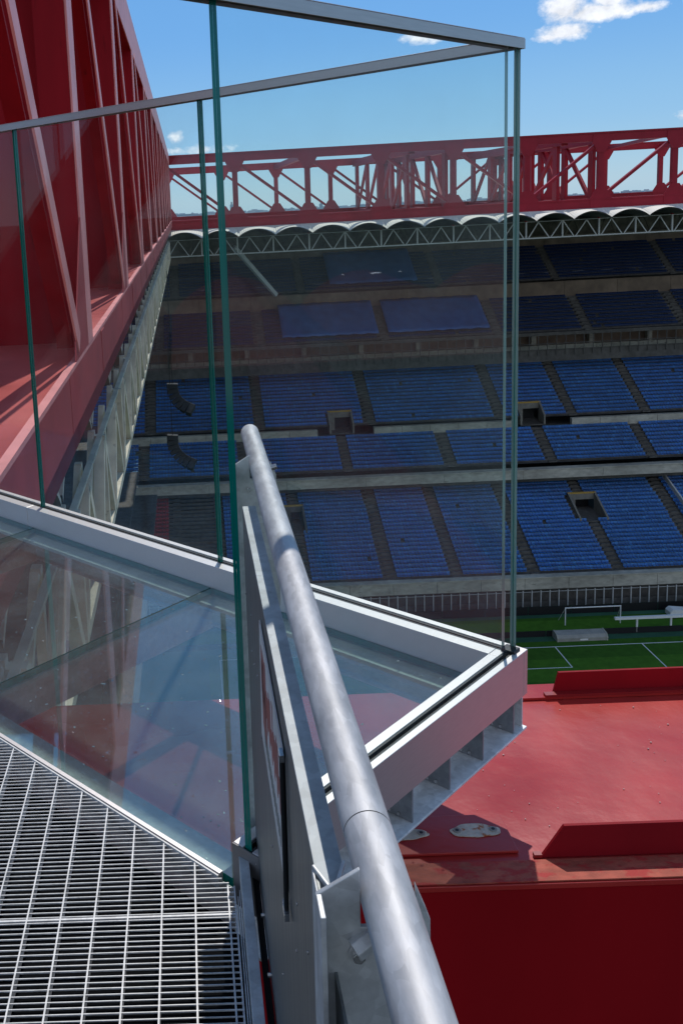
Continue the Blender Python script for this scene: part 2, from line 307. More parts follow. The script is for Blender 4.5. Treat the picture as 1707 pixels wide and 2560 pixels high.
Z = EYE                                     # heights below are measured from the eye, world z = Z + height
PITCHZ = Z-58.5
AB0 = R(45.256)

# ================================================================== ground, pitch
n = 96; rr_ = 5000
g = MB(); g.add([(0, 0, PITCHZ-.6)] + [(rr_*math.cos(2*PI*i/n), rr_*math.sin(2*PI*i/n), PITCHZ-.6) for i in range(n)], [(0, i+1, (i+1) % n+1) for i in range(n)])
g.build('ground', m_ground, kind='structure')
g = MB(); g.box(-14, 92, 2, 131, PITCHZ-.5, PITCHZ-.012); g.build('pitch_surround', m_green, kind='structure')
g = MB(); g.box(0.5, 77, 9, 117.6, PITCHZ-.01, PITCHZ)
pt = g.build('pitch', m_grass, kind='structure')
GX = 35.9                                   # centre line of the goals
ln = MB(); lz = (PITCHZ+.004, PITCHZ+.012); lw = .14
def line(x0, x1, y0, y1): ln.box(x0, x1, y0, y1, *lz)
GL = 116.1
line(GX-34, GX+34, GL-lw, GL); line(GX-34, GX-34+lw, 12, GL-lw-.002); line(GX+34-lw, GX+34, 12, GL-lw-.002)
line(GX-9.16, GX-9.16+lw, GL-5.5, GL-lw-.002); line(GX+9.16-lw, GX+9.16, GL-5.5, GL-lw-.002); line(GX-9.16, GX+9.16, GL-5.5-lw, GL-5.502)
line(GX-20.16, GX-20.16+lw, GL-16.5, GL-lw-.002); line(GX+20.16-lw, GX+20.16, GL-16.5, GL-lw-.002); line(GX-20.16, GX+20.16, GL-16.5-lw, GL-16.502)
ln.build('pitch_lines', m_wht, pt, kind='structure')
# green strip between the two hoardings
g = MB(); g.box(-14, 92, 120.3, 124.6, PITCHZ-.008, PITCHZ-.001); g.build('grass_strip', m_grass, kind='structure')
hb = thing('hoarding', (0, 119.0, PITCHZ), 'long low black hoarding directly behind the goal line and the grey cover', 'hoarding', 'black hoardings behind the pitch')
for i in range(18): MB().box(-14+i*5.9, -8.2+i*5.9, 0, .12, 0, .78).build('panel', m_blk, hb)
hb = thing('hoarding', (0, 125.6, PITCHZ), 'black hoarding at the foot of the lower stand wall, behind the stored goal', 'hoarding', 'black hoardings behind the pitch')
for i in range(18): MB().box(-14+i*5.9, -8.2+i*5.9, 0, .12, 0, 1.15).build('panel', m_blk, hb)

# ================================================================== far grandstand
XL, XR = -34.0, 104.0
def seats(name, parent, x0, x1, rows, m, back=1, shift=0.0):
    """one block of tip-up seats: every seat a pan and a curved back, joined because each is a few pixels"""
    V = []; Fc = []; MI = []; k = 0; pit = .50
    nx = int((x1-x0-.1)/pit)
    bx = [(-.215, .0), (.215, .0)]
    for (y, z) in rows:
        xs = x0 + .05 + pit*(np.arange(nx)+.5)
        for x in xs:
            if RNG.random() < .004: continue
            t = RNG.normal(0, .006); yb = y+.62+t
            # back: front face, top face, rear face ; pan: top, front
            V += [(x-.225, yb, z+.45), (x+.225, yb, z+.45), (x+.225, yb+.04, z+.74), (x-.225, yb+.04, z+.74), (x+.225, yb+.135, z+.755), (x-.225, yb+.135, z+.755), (x+.22, yb+.05, z+.40), (x-.22, yb+.05, z+.40),
                  (x-.20, yb-.01, z+.40), (x+.20, yb-.01, z+.40), (x+.20, yb-.30, z+.42), (x-.20, yb-.30, z+.42), (x+.20, yb-.31, z+.36), (x-.20, yb-.31, z+.36)]
            Fc += [(k, k+1, k+2, k+3), (k+3, k+2, k+4, k+5), (k+5, k+4, k+6, k+7), (k+8, k+9, k+10, k+11), (k+11, k+10, k+12, k+13)]
            b_ = 2 if RNG.random() < .10 else 0
            MI += [b_, 1, b_, b_, b_]
            k += 14
    o = fast(name, V, Fc, m, parent, mi=MI, kind='stuff')
    return o
def tier(label, Y0, z0, slope, nrow, pitch, aisles, aw, holes=(), redx=None, dim=False):
    t = thing('seating_tier', (0, 0, 0), label, 'grandstand')
    st = MB()
    rows = []
    for i in range(nrow):
        y = Y0 + i*pitch; z = Z + z0 + i*pitch*slope; rows.append((y, z))
        cuts = sorted([h for h in holes if h[2] <= i < h[3]]); xe = [XL] + [e for h in cuts for e in h[:2]] + [XR]
        for q in range(0, len(xe), 2):
            xa, xb_ = xe[q], xe[q+1]
            st.add([(xa, y, z), (xb_, y, z), (xb_, y+pitch, z), (xa, y+pitch, z), (xb_, y+pitch, z+pitch*slope), (xa, y+pitch, z+pitch*slope)], [(0, 1, 2, 3), (3, 2, 4, 5)])
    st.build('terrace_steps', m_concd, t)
    edges = [XL] + [e for a in aisles for e in (a-aw/2, a+aw/2)] + [XR]
    for i in range(0, len(edges), 2):
        x0, x1 = edges[i], edges[i+1]
        if redx and x0 > -3.2 and x1 < 3.2: continue        # bare dark steps here
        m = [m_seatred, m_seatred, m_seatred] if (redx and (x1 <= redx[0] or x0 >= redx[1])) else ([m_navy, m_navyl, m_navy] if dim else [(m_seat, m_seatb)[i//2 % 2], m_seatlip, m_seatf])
        cuts = [h for h in holes if h[0] < x1 and h[1] > x0]
        if not cuts: seats('seating_block', t, x0, x1, rows, m)
        else:
            h = cuts[0]
            ra = [r_ for j, r_ in enumerate(rows) if j < h[2]]; rb = [r_ for j, r_ in enumerate(rows) if h[2] <= j < h[3]]; rc = [r_ for j, r_ in enumerate(rows) if j >= h[3]]
            if ra: seats('seating_block', t, x0, x1, ra, m)
            if rc: seats('seating_block', t, x0, x1, rc, m)
            if rb and h[0]-x0 > .8: seats('seating_block', t, x0, h[0], rb, m)
            if rb and x1-h[1] > .8: seats('seating_block', t, h[1], x1, rb, m)
    # half-height stair steps in the aisles
    s = MB()
    for a in aisles:
        for j, (y, z) in enumerate(rows):
            if any(h[0]-1 < a < h[1]+1 and h[2] <= j < h[3] for h in holes): continue
            s.box(a-aw/2+.15, a+aw/2-.15, y, y+.30, z+.004, z+pitch*slope*.5)
    s.build('aisle_stairs', m_concd, t, kind='stuff')
    return t, rows

H1 = [(13.2, 16.4, 12, 18), (56.9, 61.2, 12, 18)]; H3 = [(22.0, 26.0, 0, 3), (52.6, 56.6, 0, 3)]
T1, rows1 = tier('lowest tier of blue seats just above the pitch, red blocks at both ends', 129.0, -54.0, .47, 23, .765,
    (-3.2, 3.2, 15.0, 27.0, 36.3, 47.1, 58.8, 71.3, 84), 1.5, H1, redx=(-2.0, 73))
T2, rows2 = tier('narrow middle tier of blue seats between the two grey concrete bands', 143.5, -42.0, .55, 9, .766,
    (-8, 8, 23.6, 39.6, 54.9, 70.1, 86), 1.5)
T3, rows3 = tier('tall middle tier of blue seats under the dark railed gallery', 151.5, -36.7, .60, 17, .747,
    (-6.9, 10.9, 28.8, 49.7, 61.0, 72.7, 85, 97), 1.5, H3)
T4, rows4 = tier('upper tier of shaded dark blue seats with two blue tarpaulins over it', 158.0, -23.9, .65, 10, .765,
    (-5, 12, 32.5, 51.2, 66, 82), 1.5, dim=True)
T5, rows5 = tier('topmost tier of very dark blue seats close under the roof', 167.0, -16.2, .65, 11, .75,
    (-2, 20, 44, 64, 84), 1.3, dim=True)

# concrete bands, parapets, walls of the stand (each one built up of cast panels)
def band(name, label, y0, y1, za, zb, m=m_conc, panel=6.1, lip=True, cut=()):
    t = thing(name, (0, 0, 0), label, 'parapet' if 'parapet' in name else 'wall')
    x = XL; first = None
    while x < XR-.5:
        if any(x+panel > c0 and x < c1 for c0, c1 in cut): x += panel; continue
        jig = RNG.uniform(-.03, .03)
        MB().box(x, x+panel-.05, y0+jig*.3, y1, Z+za, Z+zb).build('panel', m, t)
        x += panel
    if lip:
        MB().box(XL, XR, y0-.12, y1+.1, Z+zb+.004, Z+zb+.16).build('coping', m, t)
    return t
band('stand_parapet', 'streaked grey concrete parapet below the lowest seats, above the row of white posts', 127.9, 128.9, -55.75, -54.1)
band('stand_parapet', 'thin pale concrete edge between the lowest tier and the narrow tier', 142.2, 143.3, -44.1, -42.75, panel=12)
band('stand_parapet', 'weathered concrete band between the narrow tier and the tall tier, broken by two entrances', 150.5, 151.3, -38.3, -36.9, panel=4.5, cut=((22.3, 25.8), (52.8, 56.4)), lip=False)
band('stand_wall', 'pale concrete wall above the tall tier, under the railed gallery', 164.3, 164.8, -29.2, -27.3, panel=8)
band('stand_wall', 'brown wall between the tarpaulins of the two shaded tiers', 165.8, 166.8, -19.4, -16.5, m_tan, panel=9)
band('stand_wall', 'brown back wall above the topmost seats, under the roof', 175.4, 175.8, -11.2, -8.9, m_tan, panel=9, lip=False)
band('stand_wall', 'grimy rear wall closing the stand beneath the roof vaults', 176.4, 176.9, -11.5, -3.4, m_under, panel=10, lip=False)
bk = thing('grandstand', (0, 0, 0), 'dark concrete body carrying the tiers of the far stand', 'grandstand')
MB().box(XL, XR, 131, 150, Z-61, Z-57).build('foundation', m_concd, bk)
MB().box(XL, XR, 129.2, 130.0, Z-58.9, Z-54.6).build('lower_wall', m_concd, bk)
MB().box(XL, XR, 143.4, 160, Z-44.9, Z-44.2).build('slab', m_concd, bk)
MB().box(XL, XR, 146.8, 147.2, Z-46.0, Z-44.25).build('lower_wall', m_concd, bk)
MB().box(XL, XR, 151.4, 166, Z-38.6, Z-38.3).build('slab', m_concd, bk)
MB().box(XL, XR, 158, 168, Z-24.5, Z-23.95).build('slab', m_concd, bk)
MB().box(XL, XR, 166.3, 166.8, Z-29.3, Z-24.5).build('gallery_wall', m_tan, bk)
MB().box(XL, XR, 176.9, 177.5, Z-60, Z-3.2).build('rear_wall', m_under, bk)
for i in range(14):
    x = XL+4+i*9.9
    MB().box(x, x+.9, 158.2, 159.2, Z-38.2, Z-24.55).build('column', m_concd, bk) if False else MB().box(x, x+.8, 164.9, 165.9, Z-29.2, Z-24.52).build('column', m_conc, bk)

# railed gallery and the row of white posts
rl = thing('gallery_railing', (0, 158.0, Z-26.9), 'dark gallery railing of upright posts in the shade below the upper tiers', 'railing')
for k, zz in enumerate((0, 1.0, 2.6)): MB().box(XL, XR, -.06, .06, zz, zz+.10).build('rail', m_concd, rl)
pm = MB().box(-.06, .06, -.05, .05, -.9, 2.6).build('post', m_concd, rl); pm.location = (XL+.3, .13, 0)
for i in range(1, 90): inst(pm, rl, (XL+.3+i*1.5, .13, 0))
MB().box(XL, XR, .3, .35, -2.0, 0).build('fascia', m_concd, rl)
rl = thing('post_fence', (0, 128.0, PITCHZ), 'row of white posts with a thin rail in the dark recess under the lowest seats', 'fence')
pm = MB().box(-.065, .065, -.06, .06, 0, 2.55).build('post', m_strut, rl); pm.location = (XL+.3, 0, 0)
for i in range(1, 105): inst(pm, rl, (XL+.3+i*1.25, 0, 0))
MB().box(XL, XR, -.03, .03, 2.30, 2.36).build('rail', m_strut, rl)
MB().box(XL, XR, .3, .4, 0, .8).build('board', m_concd, rl)

# vomitories (tunnel mouths)
m_mid = mat('dingy tunnel concrete', (.20, .19, .165), .9, 0, .2, .2, 1.5)
def vomitory(label, h, rows, drop=0.0, mm=None):
    """tunnel mouth cut into the rows: level floor, stepped-down cheek walls, lintel and dark opening at the back"""
    x0, x1, ra, rb = h; y0, z0 = rows[ra]; y1, z1 = rows[rb]; z0 -= drop; mm = mm or m_mid
    t = thing('stand_entrance', ((x0+x1)/2, y0, z0), label, 'entrance'); w = x1-x0; d = y1-y0; hh = z1-z0
    MB().box(-w/2, w/2, -.3, d+2.5, -.15, -.001).build('floor', m_concd, t)
    for s_ in (-1, 1):
        xa, xb_ = (s_*w/2, s_*(w/2-.28)) if s_ > 0 else (-w/2, -w/2+.28)
        MB().prism([(-.2, 0), (d, 0), (d, hh+.75), (-.2, drop+.35)], 'x', min(xa, xb_), max(xa, xb_)).build('cheek_wall', mm, t)
    MB().box(-w/2+.281, w/2-.281, d-.02, d+.25, hh-.35, hh+.55).build('lintel', mm, t)
    MB().box(-w/2, w/2, d-.05, d+.26, hh+.551, hh+.80).build('ochre_edge', m_yel, t)
    MB().box(-w/2+.281, w/2-.281, d+2.0, d+2.1, 0, hh).build('dark_opening', m_blk, t)
    MB().box(-w/2+.281, -w/2+1.2, d-.02, d+.2, 0, hh-.351).build('jamb', mm, t)
vomitory('ochre-topped entrance in the concrete band, seen through the glass beside the tube end', H3[0], rows3, 1.1)
vomitory('ochre-topped entrance in the concrete band, just right of the glass corner', H3[1], rows3, 1.1)
vomitory('grey concrete entrance amid the lowest blue seats, right of the glass corner', H1[1], rows1)
vomitory('dark entrance amid the lowest blue seats, right behind the top of the tube', H1[0], rows1, 0, m_concd)
# pale handrail at the red block
sr = thing('stair_rail', (0, 0, 0), 'pale steel divider running up beside the red seats of the lowest tier', 'railing')
MB().beam((73.4, 130, Z-52.6), (72.6, 145.5, Z-45.2), .25, .7).build('rail', m_strut, sr)
sr = thing('roof_prop', (0, 0, 0), 'slanting pale prop under the roof at the left of the upper tiers', 'prop')
MB().beam((7.2, 140, Z-6.4), (13.6, 146, Z-14.3), .5, .6).build('beam', m_strut, sr)

# tarpaulins laid over seats
def tarp(label, x0, x1, Y0, z0, slope, ya, yb, mm):
    V = []; Fc = []; nx, ny = 26, 10
    for j in range(ny+1):
        for i in range(nx+1):
            x = x0+(x1-x0)*i/nx; y = ya+(yb-ya)*j/ny
            z = Z + z0 + (y-Y0)*slope + 1.05 + .06*math.sin(i*1.7+j) + RNG.normal(0, .03)
            V.append((x, y, z))
    for j in range(ny):
        for i in range(nx):
            k = j*(nx+1)+i; Fc.append((k, k+1, k+nx+2, k+nx+1))
    o = fast('tarpaulin', V, Fc, mm); sm = o.modifiers.new('thick', 'SOLIDIFY'); sm.thickness = .05
    tag(o, label, 'tarpaulin', 'blue tarpaulins over the upper seats')
tarp('large plain blue tarpaulin over the upper tier, left one of the pair', 15.6, 31.6, 158, -23.9, .65, 158.3, 165.6, m_tarp)
tarp('large plain blue tarpaulin over the upper tier, right one of the pair', 33.2, 49.9, 158, -23.9, .65, 158.3, 165.6, m_tarp)
tarp('smaller blue tarpaulin on the topmost tier, above the pair', 25.0, 40.2, 167, -16.2, .65, 167.3, 175.1, m_tarp)

# ------------------------------------------------------------------ things beside the pitch
t = thing('stored_goal', (52.3, 119.9+2.2, PITCHZ), 'white goal frame standing behind the pitch near the black hoardings', 'goal')
MB().tube((-3.66, 0, 0), (-3.66, 0, 2.44), .075, 12).build('post', m_wht, t); MB().tube((3.66, 0, 0), (3.66, 0, 2.44), .075, 12).build('post', m_wht, t)
MB().tube((-3.73, 0, 2.44), (3.73, 0, 2.44), .075, 12).build('crossbar', m_wht, t)
MB().tube((-3.66, 0, 2.4), (-3.95, 1.6, 0), .04, 8).build('stay', m_strut, t); MB().tube((3.66, 0, 2.4), (3.95, 1.6, 0), .04, 8).build('stay', m_strut, t)
t = thing('dugout_cover', (49.0, 118.2, PITCHZ), 'low grey lidded cover lying on the green track behind the goal line', 'cover')
MB().prism([(-.9, 0), (.9, 0), (.9, .55), (.55, .95), (-.6, .80), (-.9, .45)], 'x', -3.1, 3.1).build('shell', m_grey, t)
MB().prism([(-.96, 0), (.96, 0), (.96, .6), (.57, 1.02), (-.64, .86), (-.96, .5)], 'x', 3.1, 3.25).build('end_board', m_conc, t)
MB().prism([(-.96, 0), (.96, 0), (.96, .6), (.57, 1.02), (-.64, .86), (-.96, .5)], 'x', -3.25, -3.1).build('end_board', m_conc, t)
MB().box(-.3, .7, -.93, -.90, .12, .33).build('plate', m_wht, t)
t = thing('lamp_trolley', (58.9, 119.2, PITCHZ), 'long white horizontal bar on two wheeled white legs beside the pitch', 'trolley')
MB().box(-5.0, 5.0, -.2, .2, 1.9, 2.2).build('bar', m_wht, t)
for x in (-2.1, 2.3):
    MB().box(x-.1, x+.1, -.1, .1, .3, 1.9).build('leg', m_wht, t); MB().box(x-.5, x+.5, -.12, .12, .12, .3).build('foot', m_wht, t)
    MB().tube((x-.45, -.1, .14), (x-.45, .1, .14), .14, 12).build('wheel', m_blk, t); MB().tube((x+.45, -.1, .14), (x+.45, .1, .14), .14, 12).build('wheel', m_blk, t)
t = thing('small_vehicle', (64.5, 123.4, PITCHZ), 'small white covered machine parked between the hoardings at the right', 'machine')
MB().prism([(-1.6, .3), (1.2, .3), (1.2, 1.0), (-1.2, 1.25), (-1.6, .9)], 'y', -.7, .7).build('body', m_wht, t)
MB().box(1.2, 2.2, -.6, .6, .5, 2.1).build('cab', m_wht, t); MB().box(1.35, 2.05, -.62, -.6, 1.2, 1.9).build('window', m_blk, t)
for x in (-1.0, 1.6): MB().tube((x, -.72, .3), (x, .72, .3), .3, 14).build('wheel', m_blk, t)

# ================================================================== roof girders
def zc(h): return Z+h
HT, HTb, HBt, HBb = 6.85, 5.60, -2.10, -3.50       # chord levels measured from the eye
NX = [7.45+10.03*k for k in range(0, 10)]
def girder_x(label, Y, m, dep, x0, x1, mirror_at, nodes, group):
    t = thing('roof_girder', (0, Y, 0), label, 'girder', group)
    MB().box(x0, x1, 0, dep, zc(HTb), zc(HT)).build('top_chord', m, t)
    MB().box(x0, x1, 0, dep, zc(HBb), zc(HBt)).build('bottom_chord', m, t)
    for (a, b) in ((HT-.22, HT), (HBb, HBb+.22), (HBt-.22, HBt)):
        MB().box(x0, x1, -.12, -.002, zc(a), zc(b)).build('flange', m, t)
    post = None
    for i, x in enumerate(nodes):
        if post is None:
            post = MB().box(-.36, .36, .06, dep-.06, zc(HBt), zc(HTb)).build('post', m, t); post.location = (x, 0, 0)
            gus = MB().prism([(-1.4, zc(HBb+.1)), (1.4, zc(HBb+.1)), (1.5, zc(HBt+.1)), (.6, zc(HBt+1.5)), (-.6, zc(HBt+1.5)), (-1.5, zc(HBt+.1))], 'y', -.06, -.01).build('gusset_plate', m, t); gus.location = (x, 0, 0)
            gut = MB().prism([(-1.2, zc(HT-.3)), (1.2, zc(HT-.3)), (1.3, zc(HTb-.1)), (.5, zc(HTb-1.5)), (-.5, zc(HTb-1.5)), (-1.3, zc(HTb-.1))], 'y', -.06, -.01).build('gusset_plate', m, t); gut.location = (x, 0, 0)
        else:
            inst(post, t, (x, 0, 0)); inst(gus, t, (x, 0, 0)); inst(gut, t, (x, 0, 0))
    xs = [x0] + [x for x in nodes if x0 < x < x1] + [x1]
    for a, b in zip(xs[:-1], xs[1:]):
        if b-a < 4: continue
        if (a+b)/2 < mirror_at: p, q = (a+.2, HTb-.1), (b-.4, HBt+.3)
        else: p, q = (a+.4, HBt+.3), (b-.2, HTb-.1)
        for yy, hh in ((.25, .38), (dep-.35, .38)):
            MB().beam((p[0], yy, zc(p[1])), (q[0], yy, zc(q[1])), .30, hh, side=(0, 1, 0)).build('diagonal', m, t)
    return t
gA = girder_x('far red lattice girder crossing the stadium, front plane above the white scallops', 134.9, m_redfar, .9, -2.4, 104, 44, NX, 'red roof girders across the far end')
gB = girder_x('second red lattice girder behind the front one, seen through its bays', 180.0, m_redfar, .9, -30, 150, 44, [7.45+10.03*k-10.03*3 for k in range(0, 17)], 'red roof girders across the far end')
# transverse box trusses joining the two
def cross_girder(X, label, lean):
    t = thing('cross_girder', (X, 0, 0), label, 'girder', 'transverse red girders between the two far girders')
    MB().box(-.45, .45, 136, 179.9, zc(5.3), zc(6.5)).build('top_chord', m_redfar, t)
    MB().box(-.45, .45, 136, 179.9, zc(-3.3), zc(-2.3)).build('bottom_chord', m_redfar, t)
    for i, y in enumerate(np.linspace(139, 178, 5)):
        MB().box(-.22, .22, y-.8, y+.8, zc(-2.3), zc(5.3)).build('post', m_redfar, t)
        if i < 4: MB().beam((0, y+.5, zc(-2.2 if lean else 5.2)), (0, y+9.3, zc(5.2 if lean else -2.2)), .35, .7, side=(1, 0, 0)).build('diagonal', m_redfar, t)
for X, l, e in ((32.0, 'left of the two close transverse girders seen end-on left of the glass corner', 0), (37.4, 'right of the two close transverse girders seen end-on left of the glass corner', 1),
                (53.0, 'left of the two transverse girders seen end-on right of the glass corner', 0), (58.0, 'right of the two transverse girders seen end-on right of the glass corner', 1)):
    cross_girder(X, l, e)
# horizontal braces
t = thing('roof_bracing', (0, 0, 0), 'red horizontal braces lying between the tops of the two far girders', 'bracing')
for i, x in enumerate(NX[:-1]):
    if i in (1, 3, 5, 7): MB().beam((x, 136, zc(6.0)), (x+ (0 if i < 4 else 10.03), 179.8, zc(6.0)), .7, .8).build('brace', m_redfar, t)
    if i in (2, 4, 6): MB().beam((x, 136, zc(6.1)), (x+10.03, 179.8, zc(6.1)), .5, .5).build('brace', m_redfar, t)
for i, x in enumerate([-2.2]+NX):
    tt = None
hg = thing('hanger_row', (0, 0, 0), 'short red hangers between the far girder and the white lattice beam below it', 'hanger')
for x in NX: MB().box(x-.16, x+.16, 135.1, 135.5, zc(-4.85), zc(HBb-.001)).build('hanger', m_redfar, hg); MB().box(x-.42, x+.42, 135.0, 135.6, zc(-3.72), zc(-3.51)).build('bracket', m_redfar, hg)

# white lattice beam under the far girder
ZT, ZB = -4.85, -7.15
def lattice(t, p0, u, nodes, S, m, th=.13, chord=.16):
    """triangulated beam: u is the unit vector along it, nodes the distances of the main posts"""
    p0 = Vector(p0); u = Vector(u)
    def P(s, h): return p0 + u*s + Vector((0, 0, h))
    a, b = nodes[0], nodes[-1]+S
    MB().beam(P(a, ZB), P(b, ZB), .2, chord).build('bottom_chord', m, t)
    MB().beam(P(a, ZT-.03), P(b, ZT-.03), .12, .07).build('top_chord', m, t)
    for s in nodes:
        MB().beam(P(s, ZB), P(s, ZT), .2, .26, side=u).build('post', m, t)
        MB().beam(P(s+S/2, ZB), P(s+S/2, ZT), .18, .24, side=u).build('post', m, t)
        br = MB()
        for q, r in (((.03, ZB), (.17, ZT-.1)), ((.17, ZT-.1), (.32, ZB)), ((.34, ZB), (.49, ZT-.1)), ((.51, ZT-.1), (.66, ZB)), ((.68, ZB), (.83, ZT-.1)), ((.83, ZT-.1), (.97, ZB))):
            MB().beam(P(s+S*q[0], q[1]), P(s+S*r[0], r[1]), th, th).build('diagonal', m, t)
lt = thing('lattice_beam', (0, 0, Z), 'thin white lattice beam of zigzag bars along the front of the far roof', 'lattice beam', 'white lattice beams under the roof edge')
lattice(lt, (0, 135.3, 0), (1, 0, 0), [-2.58]+NX, 10.03, m_strut)

# barrel vaults of the roof: outer skin, inner skin, thick scalloped rim
def vault(parent, axis, c, half, a0, a1, zv, za, mo, mi, name='vault', rim=.22, corr=0):
    n = 18; t = .12
    pts = []
    for i in range(n+1):
        s = -1+2*i/n; pts.append((c+s*half, zv+(za-zv)*math.cos(s*PI/2)**.8 if abs(s) < 1 else zv))
    def P(u, v, a): return (u, a, v) if axis == 'y' else (a, u, v)
    mb = MB()
    segs = 1 if not corr else corr
    for k in range(segs):
        b0 = a0+(a1-a0)*k/segs; b1 = a0+(a1-a0)*(k+1)/segs
        up_ = .0 if not corr else .0
        top0 = [P(u, v+t, b0) for u, v in pts]; top1 = [P(u, v+t+(.12 if corr else 0), b1) for u, v in pts]
        mb.add(top0+top1, [(i, i+1, n+2+i, n+1+i) for i in range(n)], 0)
    bot0 = [P(u, v, a0) for u, v in pts]; bot1 = [P(u, v, a1) for u, v in pts]
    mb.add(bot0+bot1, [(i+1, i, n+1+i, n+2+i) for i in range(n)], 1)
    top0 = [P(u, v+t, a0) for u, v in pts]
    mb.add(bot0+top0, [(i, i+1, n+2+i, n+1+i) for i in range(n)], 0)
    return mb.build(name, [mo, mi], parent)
rf = thing('vaulted_roof', (0, 0, Z), 'row of white barrel vaults roofing the far stand, scalloped along the front', 'roof', 'vaulted stadium roofs')
for k in range(21):
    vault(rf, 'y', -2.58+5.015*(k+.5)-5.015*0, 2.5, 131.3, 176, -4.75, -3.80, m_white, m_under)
def spandrel(parent, c):
    n = 18; pts = []
    for i in range(n+1):
        s_ = -1+2*i/n; pts.append((c+s_*2.5, -4.75+.95*(max(0, math.cos(s_*PI/2))**.8 if abs(s_) < 1 else 0)+.125))
    mb = MB(); mb.add([(u, 131.28, v) for u, v in pts]+[(u, 134.8, max(-3.42, v+.2)) for u, v in pts], [(i, i+1, n+2+i, n+1+i) for i in range(n)])
    mb.add([(u, 131.3, v-.13) for u, v in pts]+[(u, 131.3, v) for u, v in pts], [(i, i+1, n+2+i, n+1+i) for i in range(n)])
    return mb.build('front_membrane', m_white, parent)
for k in range(21): spandrel(rf, -2.58+5.015*(k+.5))
for k in range(7):
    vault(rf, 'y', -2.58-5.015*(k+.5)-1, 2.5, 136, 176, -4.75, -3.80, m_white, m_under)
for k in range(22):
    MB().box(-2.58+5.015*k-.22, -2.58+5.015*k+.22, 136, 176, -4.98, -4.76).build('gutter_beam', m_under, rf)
# scalloped soffit shade beam behind the lattice
db = thing('roof_truss', (0, 0, Z), 'grimy deep truss in the dark behind the white lattice beam of the far roof', 'truss')
MB().box(XL, XR, 150, 150.6, -8.2, -7.6).build('bottom_chord', m_under, db)
for i in range(52): MB().beam((XL+i*2.65, 150.3, -7.9), (XL+i*2.65+(1.3 if i % 2 else -1.3), 150.3, -4.9), .25, .3).build('diagonal', m_under, db)

# ------------------------------------------------------------------ left girder (runs away from the camera)
GXL = -1.565
t = thing('roof_girder', (0, 0, 0), 'huge red box girder at the left running away from the viewer to the far corner', 'girder')
LW = -5.1
SL = 10.6; N0 = 15.0
MB().box(LW, GXL, .6, 134.6, zc(-2.87), zc(-2.12)).build('bottom_chord', m_fascia, t)
MB().box(LW, GXL-.101, .6, 134.6, zc(-2.118), zc(-2.10)).build('deck_plate', m_leftdeck, t)
MB().box(LW, GXL-.16, .6, 134.6, zc(-3.45), zc(-2.872)).build('bottom_web', m_red, t)
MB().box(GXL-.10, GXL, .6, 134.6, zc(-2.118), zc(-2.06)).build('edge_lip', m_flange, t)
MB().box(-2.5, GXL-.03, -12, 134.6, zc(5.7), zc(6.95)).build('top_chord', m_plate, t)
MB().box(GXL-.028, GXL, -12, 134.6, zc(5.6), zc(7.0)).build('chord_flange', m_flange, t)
MB().box(LW, -4.2, -12, 134.6, zc(5.7), zc(6.95)).build('top_chord', m_red, t)
k = 0
nodesY = [N0+SL*i for i in range(0, 12)]
MB().beam((GXL-.15, 6.1, zc(-2.05)), (GXL-.15, .25, zc(5.7)), .36, .52, side=(1, 0, 0)).build('diagonal', m_red, t)
for yy in (4.35, 4.80): MB().box(GXL-1.2, GXL-1.16, yy, yy+.04, zc(-2.1), zc(.62)).build('frame_post', m_red, t)
MB().box(GXL-1.21, GXL-1.15, 4.35, 7.2, zc(.621), zc(.69)).build('frame_rail', m_red, t)
for yy in [N0-.3+SL*i for i in range(0, 11)]:
    MB().box(GXL+.0005, GXL+.012, yy+2.2, yy+2.75, zc(-2.86), zc(-2.14)).build('splice_plate', m_fascia, t)
    MB().box(GXL+.0005, GXL+.006, yy-2.6, yy-2.58, zc(-2.86), zc(-2.13)).build('weld_seam', m_fascia, t)
for i, y in enumerate(nodesY):
    if y > 134: continue
    # transverse plate across the girder, its lit edge strip, foot gusset
    MB().box(LW, GXL-.03, y+.30, y+.36, zc(-2.099), zc(5.699)).build('transverse_plate', m_plate, t)
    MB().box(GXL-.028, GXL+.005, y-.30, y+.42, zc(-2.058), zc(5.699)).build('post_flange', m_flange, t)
    MB().box(GXL-.50, GXL-.03, y-.32, y-.28, zc(-2.099), zc(5.699)).build('post_web', m_plate, t)
    if y > 5: MB().prism([(y-.30, zc(-.1)), (y-.30, zc(-2.058)), (y-2.0, zc(-2.058)), (y-1.9, zc(-1.8))], 'x', GXL-.02, GXL).build('foot_gusset', m_fascia, t)
    # inclined member rising towards the viewer
    p = Vector((GXL-.15, y-1.55, zc(-1.85))); q = Vector((GXL-.15, y-8.9, zc(5.7)))
    MB().beam(p-Vector((.05, 0, 0)), q-Vector((.05, 0, 0)), .22, .05, side=(1, 0, 0)).build('diagonal', m_plate, t)
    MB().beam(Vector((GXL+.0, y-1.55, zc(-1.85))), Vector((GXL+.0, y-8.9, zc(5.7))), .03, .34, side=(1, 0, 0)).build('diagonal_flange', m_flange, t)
for y in (9.3,): 
    MB().box(-5.0, -4.7, y, y+.3, zc(-2.1), zc(5.7)).build('post', m_red, t)

